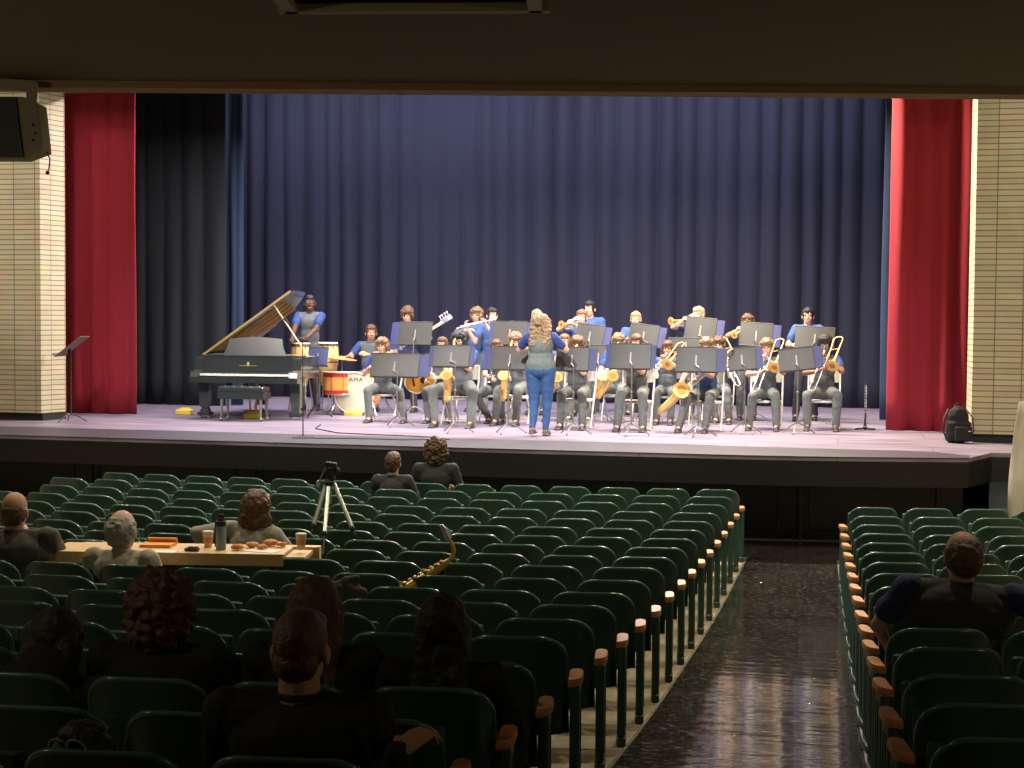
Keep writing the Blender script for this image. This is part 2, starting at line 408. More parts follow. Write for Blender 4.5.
# brick piers either side of the opening
def brick(name, x0, x1, y0, y1, top=7.6):
    b = MB(); b.box(((x0+x1)/2, (y0+y1)/2, (SZ+.12+top)/2), (x1-x0, y1-y0, top-SZ-.12)); return struct(b.obj(name, 'brick', smooth=False))
b = MB(); b.prism([(-18,21.21),(-12.12,21.21),(-11.98,21.72),(-12.5,21.74),(-12.5,22.2),(-18,22.2)], SZ+.12, 7.6); struct(b.obj('wall_brick_left', 'brick', smooth=False))
brick('wall_brick_left_return', -18, -13.0, 20.9, 21.2)
brick('wall_brick_right', 1.78, 9, 21.34, 22.2)
b = MB(); b.prism([(-18,21.25),(-12.12,21.25),(-11.99,21.74),(-12.5,21.76),(-12.5,22.2),(-18,22.2)], SZ, SZ+.12); struct(b.obj('baseboard_left', 'dark', smooth=False))
b = MB(); b.box((5.4, 21.78, SZ+.06), (7.2, .82, .12)); struct(b.obj('baseboard_right', 'dark', smooth=False))
b = MB(); b.box((-5, 21.7, 7.2), (26, .7, 1.7)); struct(b.obj('wall_header', 'ceiling', smooth=False))
# shell of the hall and the stage house
def slab(name, c, d, key): b = MB(); b.box(c, d); return struct(b.obj(name, key, smooth=False))
mk('hall_wall', (.30,.27,.19), .85); mk('stage_wall', (.03,.03,.035), .9)
slab('wall_left', (-18.1, 9.4, 3.5), (.2, 25.2, 9.4), 'hall_wall')
slab('wall_right', (9.1, 9.4, 3.5), (.2, 25.2, 9.4), 'hall_wall')
slab('wall_rear', (-4.5, -3.1, 3.5), (27.2, .2, 9.4), 'hall_wall')
slab('ceiling', (-4.5, 14.8, 8.15), (27, 14.5, .2), 'ceiling')
slab('wall_stage_left', (-18.1, 27, 4.5), (.2, 9.8, 9), 'stage_wall')
slab('wall_stage_right', (9.1, 27, 4.5), (.2, 9.8, 9), 'stage_wall')
slab('wall_stage_rear', (-4.5, 31.1, 4.5), (27.2, .2, 9), 'stage_wall')
slab('ceiling_stage', (-4.5, 26.6, 9.1), (27, 9.2, .2), 'stage_wall')
# low ceiling under the balcony: its front edge crosses the view
ZE = 9.0; hE = .1512*ZE
def HP(x, z, h): p = r0*x+f0*z; return V((p.x, p.y, CAMZ+h))
def poly_slab(name, pts, z0, z1, key):
    b = MB(); b.prism([(p.x, p.y) for p in pts], z0, z1); return struct(b.obj(name, key, smooth=False))
pts = [HP(-7.5,-2.5,0), HP(7.5,-2.5,0), HP(7.5,ZE,0), HP(-7.5,ZE,0)]
poly_slab('ceiling_balcony', pts, CAMZ+hE+.03, CAMZ+hE+.35, 'ceiling')
pts = [HP(-7.5,ZE-.02,0), HP(7.5,ZE-.02,0), HP(7.5,ZE+.18,0), HP(-7.5,ZE+.18,0)]
poly_slab('trim_5', pts, CAMZ+hE-.012, CAMZ+hE+.9, 'beam_brown')
# ceiling vent
a = G(293, 4, CAMZ+hE+.03); c = G(536, 3, CAMZ+hE+.03)
vr = empty('ceiling_vent', 'grey rectangular air vent set in the dark ceiling above the stage view', 'vent', loc=(a+c)/2)
ex = (c-a); L = ex.length; ex.normalize(); ey = V((-ex.y, ex.x, 0))
rot = Matrix(((ex.x, ey.x, 0), (ex.y, ey.y, 0), (0,0,1)))
b = MB()
for (cx_, cy_, w_, d_) in ((0,-.02,L+.12,.06),(-L/2,-.45,.06,.9),(L/2,-.45,.06,.9),(0,-.88,L+.12,.06)): b.box(rot@V((cx_,cy_,-.02)), (w_, d_, .05), rot)
b.obj('frame', 'vent_metal', vr, smooth=False)
b = MB()
for k in range(9): b.box(rot@V((0,-.09-k*.09,-.005)), (L-.06, .05, .006), rot@Euler((.5,0,0)).to_matrix())
b.obj('grille', 'dark', vr, smooth=False)
# ------------------------------------------------------------------ curtains
def curtain(name, key, x0, x1, y, z0, z1, pleat=.22, amp=.09, seed=0, label=None, bow=0):
    rnd = random.Random(seed); n = int((x1-x0)/.028); b = MB(); rows = 14
    ph = [0]
    for i in range(n): ph.append(ph[-1]+2*pi*.028/(pleat*(.75+.6*noise.noise(V((i*.045, seed*3.1, 0)))+.25)))
    vs = []
    for j in range(rows+1):
        t = j/rows; z = z0+(z1-z0)*t
        for i in range(n+1):
            x = x0+(x1-x0)*i/n
            a = amp*(.55+.6*noise.noise(V((x*.9+seed, 5, z*.07)))) 
            w = math.sin(.5*(ph[i]+.3*noise.noise(V((x*2, seed, z*.25))))); w = 1-2*abs(w)**.8
            yy = y+a*w*(1-.25*t)+.05*noise.noise(V((x*3, z*.3, seed)))+.12*noise.noise(V((x*.5, seed, 1)))+bow*math.sin(pi*(x-x0)/(x1-x0))
            zz = z+(.02*noise.noise(V((x*2, 3, seed))) if j == 0 else 0)
            vs.append((x+.02*noise.noise(V((x*4, z*.4, seed+9))), yy, zz))
    b.add(vs, [(j*(n+1)+i, j*(n+1)+i+1, (j+1)*(n+1)+i+1, (j+1)*(n+1)+i) for j in range(rows) for i in range(n)])
    me = b.mats.append(key); o = link(name, b.mesh(name, True, 180))
    md = o.modifiers.new('thickness', 'SOLIDIFY'); md.thickness = .008
    return tag(o, label, 'curtain')
curtain('stage_curtain', 'velvet_navy', -13.5, 3.2, 29.1, SZ+.01, 8.2, .40, .13, 1, 'wide dark navy pleated curtain hanging across the back of the stage')
curtain('stage_curtain', 'velvet_teal', -15, -10.98, 25.75, SZ+.01, 8.2, .46, .13, 5, 'near-black pleated side curtain hanging behind the grand piano')
curtain('stage_curtain', 'velvet_blue', -10.97, -10.72, 25.9, SZ+.01, 8.2, .10, .05, 9, 'narrow blue curtain fold at the inner edge of the black side curtain')
curtain('stage_curtain', 'velvet_blue', .66, 2.4, 25.4, SZ+.01, 8.2, .16, .05, 3, 'narrow blue curtain leg showing beside the right-hand red curtain')
curtain('stage_curtain', 'velvet_red', -12.85, -11.28, 22.78, SZ+.02, 7.6, .36, .07, 12, 'red pleated curtain drawn aside next to the brick wall with the loudspeaker')
curtain('stage_curtain', 'velvet_red', .70, 2.1, 23.02, SZ+.02, 7.6, .38, .07, 15, 'red pleated curtain drawn aside behind the black backpack')
# ------------------------------------------------------------------ theatre seats
def seat_back(w):
    b = MB(); top, bot, rc = .845, .34, .12; nu = 14; zs = [bot+(top-rc-bot)*k/5 for k in range(6)]+[top-rc+rc*math.sin(R(a)) for a in (18,36,52,66,78,88)]
    def P(u, z, t):
        lim = w/2 if z <= top-rc else w/2-rc+math.sqrt(max(0, rc*rc-(z-(top-rc))**2))
        x = u*lim; s = abs(x)/(w/2); k = (z-bot)/(top-bot)
        return V((x, t+.075*s**4*(1-.25*k)-.13*k**1.1-.012*math.sin(pi*k), z))
    rows = len(zs); vs = []
    for t in (0, .022):
        for z in zs:
            for i in range(nu+1): vs.append(P(-1+2*i/nu, z, t))
    n = nu+1; N = rows*n; fs = []
    for j in range(rows-1):
        for i in range(nu):
            a = j*n+i; fs.append((a, a+1, a+n+1, a+n)); fs.append((N+a, N+a+n, N+a+n+1, N+a+1))
    for i in range(nu): fs.append((i, N+i, N+i+1, i+1)); a = (rows-1)*n+i; fs.append((a, a+1, N+a+1, N+a))
    for j in range(rows-1):
        a = j*n; fs.append((a, a+n, N+a+n, N+a)); a = j*n+nu; fs.append((a, N+a, N+a+n, a+n))
    b.add(vs, fs); b.mats = ['seat_green']
    e = MB(); path = [P(-1, z, .011) for z in zs]+[P(-1+2*i/8, zs[-1], .011) for i in range(1, 8)]+[P(1, z, .011) for z in reversed(zs)]
    e.tube(path, .0125, 6); e.mats = ['seat_edge_highlight']
    return b.mesh('seat_back', True, 50), e.mesh('highlit_edge', True, 60)
def seat_parts(w, down, side, end=False):
    b = MB()
    if down: b.rbox((0, .24, .41), (w-.03, .40, .07), .06, rot=(.06,0,0))
    else: b.rbox((0, .09, .56), (w-.03, .07, .42), .03, rot=(-.28,0,0)); 
    b.mats = ['seat_pan']; pan = b.mesh('seat_pan')
    x = side*(w/2+(.042 if end else .029))
    b = MB(); b.rbox((x, .07, .33), (.05 if end else .028, .18 if end else .11, .53), .015)
    b.tube([(x, .07, .56), (x, .15, .585)], .016 if end else .012, 6)
    b.rbox((x, .08, .03), (.056 if end else .030, .22, .06), .02)
    for dx in (-.012, .012): b.tube([(x+side*(.024 if end else .012), .07+dx*2.4, .1), (x+side*.024, .07+dx*2.4, .55)], .005 if end else .003, 4)
    b.mats = ['standard_green']; std = b.mesh('standard')
    b = MB(); poly = []
    x0, x1 = (w/2+.008, w/2+.078) if end else (w/2+.013, w/2+.044)
    hw_ = (x1-x0)/2; pts = [(x0, .16)]+[(x0+hw_+hw_*math.cos(R(a)), .16+.05*math.sin(R(a))) for a in (150,120,90,60,30,0)]+[(x1, .045)]+[(x0+(x1-x0)*math.cos(R(a)), .045+.085*math.sin(R(a))) for a in (-20,-40,-60,-78)]+[(x0, -.042)]
    pts = [(side*px, py) for px, py in pts]
    if side > 0: pts = pts[::-1]
    def ring(k, z): 
        cx = side*(x0+x1)/2; return [(cx+(px-cx)*k, .1+(py-.1)*(1-(1-k)*.3), z) for px, py in pts]
    rs = ring(.88,.592)+ring(1,.600)+ring(1,.622)+ring(.9,.632); n = len(pts)
    fs = [(k*n+i, k*n+(i+1)%n, (k+1)*n+(i+1)%n, (k+1)*n+i) for k in range(3) for i in range(n)]+[tuple(range(n-1,-1,-1)), tuple(3*n+i for i in range(n))]
    b.add(rs, fs); b.mats = ['arm_wood']; arm = b.mesh('armrest')
    return pan, std, arm
_sm = {}
def seat_meshes(w, down, side, end):
    if ('b', w) not in _sm: _sm[('b', w)] = seat_back(w)
    q = (w, down, side, end)
    if q not in _sm: _sm[q] = seat_parts(*q)
    return _sm[('b', w)]+_sm[q]
ORD = ['', 'first', 'second', 'third', 'fourth', 'fifth', 'sixth', 'seventh', 'eighth', 'ninth', 'tenth', 'eleventh', 'twelfth', 'thirteenth', 'fourteenth', 'fifteenth', 'sixteenth', 'seventeenth', 'eighteenth', 'nineteenth', 'twentieth', 'twenty-first', 'twenty-second']
def row_y(i): return 17.53-.736*(i-1)
def row_pt(i, X): return V((X, row_y(i)+bow(X), 0))
SEATS = {}
def seat_centre(block, i, k):
    slot = .59 if i % 2 == 0 else .568
    Y = row_y(i); X = nubL(Y)-.0 - (k-.5)*slot if block == 'L' else nubR(Y) + (k-.5)*slot
    p = row_pt(i, X); p.z = floor_z(p.x, p.y); return p, math.atan((X-XC)/38+(.03 if X < -1.1 else 0)), slot
occupied = set()
def build_seats():
    n = 0
    for block in 'LR':
        for i in range(1, 22):
            if block == 'R' and i < 3: continue
            for k in range(1, 15):
                p, rz, slot = seat_centre(block, i, k)
                if p.x > 8.5: break
                q = proj(p+V((0,0,.86)))
                if q[2] < 1.5 or not (-70 < q[0] < 1090) or q[1] > 800: continue
                # outside the frame altogether
                hw = slot/2*FPX/q[2]
                if q[0]+hw < 2 or q[0]-hw > 1022: continue
                w = slot-.068; side = 1 if block == 'L' else -1
                back, edge_, pan, std, arm = seat_meshes(w, (block, i, k) in occupied, side, k == 1)
                row = ORD[i] if block == 'L' else ORD[i-2]
                lab = 'green theatre seat left of the aisle, %s row from the stage, %s seat in' % (row, ORD[k]) if block == 'L' else 'green theatre seat right of the aisle, %s row from the stage, %s seat in' % (row, ORD[k])
                r_ = empty('theatre_seat', lab, 'seat', group='green theatre seats '+('left' if block == 'L' else 'right')+' of the aisle')
                r_.matrix_world = TR(p, rz)
                for nm, me in (('seat_back', back), ('highlit_edge', edge_), ('seat_pan', pan), ('standard', std), ('armrest', arm)): link(nm, me, r_)
                n += 1; SEATS[(block, i, k)] = r_
def nearest_seat(block, i, u):
    best = None
    for k in range(1, 15):
        p, rz, slot = seat_centre(block, i, k)
        d = abs(proj(p+V((0,0,.86)))[0]-u)
        if best is None or d < best[0]: best = (d, k, p, rz)
    return best[1:]

# ------------------------------------------------------------------ light
w = D.worlds.new('world'); bpy.context.scene.world = w; w.use_nodes = True
w.node_tree.nodes['Background'].inputs[0].default_value = (.5,.45,.4,1); w.node_tree.nodes['Background'].inputs[1].default_value = .0
sc = bpy.context.scene
sc.view_settings.view_transform = 'Standard'; sc.view_settings.look = 'None'; sc.view_settings.gamma = 1; sc.view_settings.exposure = 0
sc.view_settings.use_curve_mapping = False
sc.cycles.use_denoising = True; sc.cycles.max_bounces = 5; sc.cycles.diffuse_bounces = 3; sc.cycles.glossy_bounces = 3
sc.cycles.sample_clamp_indirect = 4
def spot(name, loc, tgt, power, size, col=(1,1,1), rad=.12, blend=.6):
    l = D.lights.new(name, 'SPOT'); l.energy = power; l.spot_size = R(size); l.color = col; l.shadow_soft_size = rad; l.spot_blend = blend
    o = D.objects.new(name, l); C.objects.link(o); o.location = loc
    o.rotation_euler = (V(tgt)-V(loc)).to_track_quat('-Z', 'Y').to_euler(); return o
def area(name, loc, tgt, power, sx, sy, col=(1,1,1)):
    l = D.lights.new(name, 'AREA'); l.shape = 'RECTANGLE'; l.size = sx; l.size_y = sy; l.energy = power; l.color = col
    o = D.objects.new(name, l); C.objects.link(o); o.location = loc
    o.rotation_euler = (V(tgt)-V(loc)).to_track_quat('-Z', 'Y').to_euler(); return o
# front-of-house stage lamps, hung above the balcony edge
for i, (x, tx, c) in enumerate(((-11.5,-6,(1,.86,.78)),(-8,-8,(.88,.88,1)),(-5,-4,(1,.93,.88)),(-1.5,-2.5,(.9,.88,1)),(1.5,-4.5,(1,.86,.78)))):
    spot('stage_lamp', (x, 12.5, 7.7), (tx, 23.6, 1.9), 2600, 40, c, .12, .5)
spot('stage_lamp', (-8.5, 12.5, 7.7), (-12.0, 22.8, 3.8), 1500, 26, (1,.9,.85), .12, .6)  # unseen spot added to brighten the left red curtain
# electrics over the stage
for i, x in enumerate((-10.5,-7.5,-4.5,-1.5)):
    area('stage_batten', (x, 26.6, 7.9), (x, 29.5, 3.0), 205, 2.4, .3, (.80,.82,1))
# dimmed house lights
for (x, y) in ((-11,15.5),(-7,15.5),(-3,15.5),(1,15.5),(4.6,15.5),(-9,12),(-5,12),(-1,12),(3.4,12)):
    spot('house_lamp', (x, y, 7.9), (x, y+.6, 0), 520, 120, (1,.86,.62), .08, .8)
for (x, tx, e_) in ((-14.5,-14.5,310),(-11.6,-12.4,310),(2.4,3.0,400),(4.5,4.6,400)):  # unseen spots added to brighten the brick piers
    spot('brick_fill_light', (x, 17.2, 7.8), (tx, 21.3, 3.4), e_, 80, (1,.86,.62), .1, .8)
for (x, y) in ((-4.9, 3.6),(3.7, 3.9)):  # unseen fill lights added to brighten the low ceiling, loudspeaker and near seats
    l = D.lights.new('balcony_fill_light', 'POINT'); l.energy = 42; l.color = (1,.82,.55); l.shadow_soft_size = .12
    o = D.objects.new('balcony_fill_light', l); C.objects.link(o); o.location = (x, y, 3.7)

# unseen coloured lamps added behind the header for stage light and aisle reflections
for u, c in ((655,(.95,.93,1)),(668,(1,.75,.85)),(684,(1,.85,.35)),(716,(1,.72,.82)),(737,(1,.88,.30)),(797,(1,.74,.84)),(822,(1,.86,.32)),(560,(.9,.92,1)),(470,(1,.78,.85)),(380,(1,.88,.45)),(300,(.88,.9,1)),(220,(1,.78,.85))):
    p = atY(u, 60, 23.0); area('stage_glint_light', (p.x, 23.0, 6.75), (p.x, 21.6, 0), 190, .17, .17, c)
# ------------------------------------------------------------------ people
def ik(S, W, l1, l2, pole):
    S, W = V(S), V(W); d = W-S; L = d.length
    if L > (l1+l2)*.995: W = S+d.normalized()*(l1+l2)*.995; d = W-S; L = d.length
    a = (l1*l1-l2*l2+L*L)/(2*L); h = math.sqrt(max(0, l1*l1-a*a)); n = d.normalized()
    p = V(pole); p = p-n*p.dot(n); p = p.normalized() if p.length > 1e-5 else n.orthogonal().normalized()
    return S+n*a+p*h, W
def hand(b, W, d, n, side, curl=.9, s=1.0):
    # W wrist, d finger direction, n palm normal (towards what it holds), side +1 puts the thumb on +x of (d x n)
    d = V(d).normalized(); n = V(n); n = (n-d*n.dot(d)).normalized(); x = d.cross(n)*side
    for k in (-1.5, -.5, .5, 1.5): b.cap(W+d*.01*s+x*k*.011*s, W+d*.085*s+x*k*.0185*s, .017*s, .0125*s, 8)
    for k, L in ((-1.5, .82), (-.5, .95), (.5, 1.0), (1.5, .9)):
        p = W+d*.09*s+x*k*.0195*s; a = curl*(.35+.05*k); dr = d
        for seg, rr in ((.040, .0095), (.028, .0085), (.022, .0075)):
            dr = (Matrix.Rotation(-a*side*1.0, 3, x) @ dr) if False else (dr*math.cos(a)+n*math.sin(a)).normalized()
            q = p+dr*seg*L*s; b.cap(p, q, rr*s, rr*.92*s, 8); p = q
            n2 = (n*math.cos(a)-d*math.sin(a)); a = curl*(.75)
            n, d_ = n, d
            d = d; 
            a_tot = a
            dr = dr
            if seg == .040: a = curl*.8+curl*.35
            elif seg == .028: a = curl*1.3+curl*.4
            dr = (V(d)*1.0) if False else dr
            base = a; dr = dr; 
            dr = (d*math.cos(min(base, 2.9))+n*math.sin(min(base, 2.9)))
            a = min(base, 2.9)
    p = W+d*.028*s+x*.026*s; q = p+(d*.6+x*.75+n*.25).normalized()*.042*s; t = q+(d*.85+x*.2+n*.5).normalized()*.03*s
    b.cap(p, q, .0145*s, .0115*s, 8); b.cap(q, t, .0108*s, .0088*s, 8)
def hair_mesh(root, style, key, HM, voxel, sc=1):
    b = MB()
    def E(c, r_): b.ell(HM @ V(c), r_, HM.to_3x3(), 16, 10)
    amp, fr = .004, 30
    if style in ('short', 'bald', 'crop', 'thin'):
        if style == 'bald':
            E((0, .034, -.006), (.080, .084, .078)); E((0, .055, -.035), (.066, .045, .05)); amp = .003
        elif style == 'thin':
            E((0, .030, .010), (.086, .094, .092)); E((0, .055, -.035), (.070, .05, .05)); amp = .006
        else:
            t = 1 if style == 'short' else .93
            E((0, .020, .030), (.083*t, .098*t, .100*t)); E((0, -.025, .075), (.068*t, .062, .045)); E((0, .055, -.03), (.066, .045, .055))
            amp = .005 if style == 'short' else .0015; fr = 35
    elif style == 'mop':
        E((0, .02, .035), (.098, .105, .105)); E((0, -.04, .072), (.085, .068, .045)); E((0, .06, -.03), (.08, .05, .07))
        for sx in (-1, 1): E((sx*.075, -.005, -.005), (.025, .05, .055))
        amp, fr = .011, 26
    elif style == 'curly':
        E((0, .02, .035), (.112, .115, .118)); E((0, .06, -.05), (.095, .06, .085)); E((0, -.03, .085), (.09, .07, .05))
        for sx in (-1, 1): E((sx*.085, .01, -.02), (.035, .055, .075))
        amp, fr = .016, 32
    elif style == 'afro':
        E((0, .025, .055), (.112, .112, .105)); E((0, -.03, .09), (.09, .07, .055)); amp, fr = .006, 60
    elif style in ('long', 'longcurly', 'straight'):
        w_ = 1.18 if style == 'longcurly' else 1.0
        E((0, .02, .03), (.093*w_, .105*w_, .105)); E((0, -.03, .075), (.075, .065, .045))
        for sx in (-1, 0, 1):
            L = -.30 if style != 'longcurly' else -.25
            b.cap(HM @ V((sx*.055*w_, .05, 0)), HM @ V((sx*.075*w_, .095, L)), .052*w_, .045*w_, 12)
        for sx in (-1, 1): b.cap(HM @ V((sx*.075*w_, .0, .03)), HM @ V((sx*.09*w_, .03, -.19)), .032*w_, .026, 10)
        amp, fr = (.018, 26) if style == 'longcurly' else (.005, 22)
    elif style == 'bun':
        E((0, .02, .03), (.088, .1, .1)); E((0, .085, .085), (.05, .045, .045)); E((0, .055, -.03), (.07, .045, .055)); amp = .008
    elif style == 'bob':
        E((0, .02, .03), (.1, .108, .108)); E((0, -.03, .075), (.08, .065, .045)); E((0, .06, -.07), (.088, .055, .075))
        for sx in (-1, 1): E((sx*.078, .02, -.06), (.032, .055, .08))
        amp, fr = .010, 18
    def dsp(p):
        q = p*fr; return amp*(noise.noise(q)*1.6+noise.noise(q*2.3)*.8)+amp*.3
    return b.remesh('hair', key, voxel, 2, root, dsp)
def person(label, M, seated=True, tl=1.0, fat=1.0, lean=(0,0), yaw=0, pitch=0, roll=0, handL=None, handR=None, dirL=None, dirR=None, nL=None, nR=None, curl=.9,
           poleL=(.6,.5,-.8), poleR=(-.6,.5,-.8), footL=None, footR=None, kneeL=None, kneeR=None, hair=('short','hair_brown'), skin='skin_light', shirt='polo_grey', sleeve='polo_blue', long=False,
           pants='trouser_grey', shoe='shoe_black', glasses=False, voxel=.0095, face=True, shoulders=1.0, group=None, collar=None, hidden_legs=False, hs=1.08, tunic=False, cuff=.056, cat='person', hands=True):
    hipz = .53 if seated else .93
    H = V((0,0,hipz)); T = V((lean[0], lean[1], 1)).normalized(); X = V((1,0,0)); X = (X-T*X.dot(T)).normalized(); B = T.cross(X)  # B points back (+Y)
    Lt = .47*tl
    ch = H+T*Lt; nb = H+T*(Lt+.038)
    shL = ch+X*.175*shoulders; shR = ch-X*.175*shoulders
    HR = Euler((R(pitch), R(roll), R(yaw)), 'XYZ').to_matrix()
    hc = nb+T*.046+HR @ V((0,-.018,.096))
    HM = Matrix.Translation(hc) @ HR.to_4x4() @ Matrix.Scale(hs, 4)
    F = MB(); f_ = fat
    # head
    def E(b, c, r_): b.ell(HM @ V(c), r_, HM.to_3x3(), 16, 12)
    E(F, (0,.012,.028), (.073,.092,.092)); E(F, (0,-.022,-.045), (.055,.062,.068)); E(F, (0,-.05,-.075), (.03,.03,.03)); E(F, (0,-.088,-.02), (.0135,.02,.02))
    F.cap(HM @ V((0,-.082,.015)), HM @ V((0,-.1,-.02)), .008, .0125, 8)
    for sx in (-1, 1): E(F, (sx*.076,.012,-.01), (.012,.02,.031)); E(F, (sx*.03,-.066,.034), (.022,.016,.009)); E(F, (sx*.036,-.06,-.022), (.022,.02,.02))
    F.cap(nb-T*.03, hc+HR @ V((0,.015,-.06)), .060*min(f_, 1.15), .056*min(f_, 1.1))
    # trunk
    f = fat
    def trunk(b, g, low=True):
        Rm = Matrix((X, B, T)).transposed()
        b.ell(H+T*(Lt*.74), (.155*f**.5*shoulders+g, .108*f+g, .17*tl+g), Rm, 18, 12); b.ell(H+T*(Lt*.35)-B*.012*f, (.138*f+g, .108*f+g, .17*tl+g), Rm, 18, 12)
        if low: b.ell(H+T*.02, (.158*f+g, .118*f+g, .115+g), Rm, 18, 12)
        b.cap(shL-T*.02-X*.03, shR-T*.02+X*.03, .062+g, .062+g); b.cap(nb-T*.045+X*.08*shoulders, nb-T*.045-X*.08*shoulders, .055+g, .055+g)
        b.cap(nb-T*.08, nb-T*.005, .085+g, .05+g)
        for e_ in (shL, shR): b.cap(nb-T*.04, e_-T*.012, .052+g, .056+g)
    trunk(F, -.006)
    # arms
    if handL is None: handL = (.22,-.1,.62) if not seated else (.16,-.3,hipz+.13)
    if handR is None: handR = (-.22,-.1,.62) if not seated else (-.16,-.3,hipz+.13)
    eL, wL = ik(shL, handL, .285, .255, poleL); eR, wR = ik(shR, handR, .285, .255, poleR)
    dL = V(dirL) if dirL is not None else (wL-eL).normalized(); dR = V(dirR) if dirR is not None else (wR-eR).normalized()
    for (s_, e, w_, d_, n_, sd) in ((shL, eL, wL, dL, nL or (-.8,-.2,-.4), -1), (shR, eR, wR, dR, nR or (.8,-.2,-.4), 1)):
        F.cap(s_, e, .05*f**.5, .041, 12); F.cap(e, w_, .042, .027, 12)
        if hands:
            n0 = V(n_); n0 = n0 if abs(n0.normalized().dot(V(d_).normalized())) < .97 else V((0,0,1))
            x = V(d_).normalized().cross((n0-V(d_).normalized()*n0.dot(V(d_).normalized())).normalized())
            sgn = 1 if x.z > 0 else -1      # thumbs up side
            hand(F, w_, d_, n0, sgn, curl)
    # legs
    fl = V(footL) if footL is not None else (V((.15,-.43,.075)) if seated else V((.11,0,.075)))
    fr = V(footR) if footR is not None else (V((-.15,-.43,.075)) if seated else V((-.11,0,.075)))
    hl = H+X*.085*f; hr = H-X*.085*f
    kl, al = ik(hl, fl, .43, .42, kneeL or (.12,-1,.6)); kr, ar = ik(hr, fr, .43, .42, kneeR or (-.12,-1,.6))
    for (h_, k_, a_) in ((hl, kl, al), (hr, kr, ar)):
        F.cap(h_, k_, .082*f, .056*f**.5, 14); F.cap(k_, a_, .054*f**.5, .037, 12); F.cap(a_, a_+V((0,-.10,-.035)), .036, .03, 10)
    name = 'person'
    root = F.remesh(name, skin, voxel, 2); root.matrix_world = M
    tag(root, label, cat, group)
    # clothes
    S = MB(); trunk(S, .012, not seated or True)
    if tunic: S.ell(H+T*.075, (.172*f, .136*f, .15), None, 18, 12)
    sleeve_same = (sleeve is None or sleeve == shirt)
    SL = []
    for (s_, e, w_) in ((shL, eL, wL), (shR, eR, wR)):
        q = MB() if not sleeve_same else S
        if long:
            q.cap(s_-T*.005, e, .068*f**.5, .056, 12); q.cap(e, w_+(w_-e).normalized()*-.01, .056, .040, 12)
        else:
            m_ = s_+(e-s_)*.62; q.cap(s_-T*.005, m_, .068*f**.5, .062*f**.5, 12)
        if not sleeve_same: SL.append(q)
    def wr(p): return .007*noise.noise(V((p.x*7, p.y*7, p.z*13)))+.005*noise.noise(p*19)
    sh_name = 'jacket' if long else 'shirt'
    sh = S.remesh(sh_name, shirt, voxel*1.15, 3, root, wr)
    for q in SL: q.remesh('sleeve', sleeve, voxel*1.15, 3, sh, wr)
    q = MB(); q.tube([nb+T*.012+(X*math.cos(a)+B*math.sin(a))*.058-T*(.02 if math.sin(a) < -.3 else 0) for a in [2*pi*i/14 for i in range(14)]], .013, 6, closed=True)
    q.obj('collar', collar or (sleeve if not sleeve_same else shirt), sh)
    if not hidden_legs:
        Pn = MB(); Pn.ell(H+T*.0, (.170*f, .130*f, .12), None, 16, 10)
        for (h_, k_, a_) in ((hl, kl, al), (hr, kr, ar)):
            Pn.cap(h_, k_, .096*f, .070*f**.5, 14); Pn.cap(k_, a_+(k_-a_)*.04, .070*f**.5, cuff, 12)
        Pn.remesh('trousers', pants, voxel*1.15, 3, root, wr)
        for (a_, sx) in ((al, 1), (ar, -1)):
            q = MB(); q.cap(a_+V((0,.035,-.03)), a_+V((sx*.01,-.13,-.045)), .045, .038, 12); q.box(a_+V((sx*.005,-.055,-.065)), (.085,.27,.022)); q.remesh('shoe', shoe, voxel, 2, root)
    hair_mesh(root, hair[0], hair[1], HM, min(voxel, .008) if hair[0] != 'x' else voxel)
    if face:
        for sx in (-1, 1):
            q = MB(); q.mat('white').ell(HM @ V((sx*.029,-.074,.014)), (.013,.009,.0075), HM.to_3x3(), 10, 6); q.mat('eye').ell(HM @ V((sx*.029,-.081,.014)), (.0062,.004,.0062), HM.to_3x3(), 8, 6)
            q.obj('eye', None, root)
            q = MB(); q.cap(HM @ V((sx*.014,-.083,.036)), HM @ V((sx*.044,-.072,.036)), .0045, .004, 6); q.obj('eyebrow', hair[1], root)
        q = MB(); q.cap(HM @ V((-.02,-.083,-.058)), HM @ V((.02,-.083,-.058)), .0065, .0065, 8); q.obj('mouth', 'lip', root)
    if glasses:
        q = MB()
        for sx in (-1, 1):
            q.tube([HM @ V((sx*.031+.024*math.cos(a), -.097, .012+.018*math.sin(a))) for a in [2*pi*i/12 for i in range(12)]], .0025, 5, closed=True)
            q.tube([HM @ V((sx*.055,-.095,.015)), HM @ V((sx*.082,.01,.01))], .0025, 5)
        q.tube([HM @ V((-.008,-.098,.014)), HM @ V((.008,-.098,.014))], .0025, 5)
        q.obj('glasses', 'glasses', root)
    root_info = dict(root=root, M=M, HM=HM, mouth=HM @ V((0,-.095,-.058)), eL=eL, eR=eR, wL=wL, wR=wR, nb=nb, T=T, shL=shL, shR=shR)
    return root_info
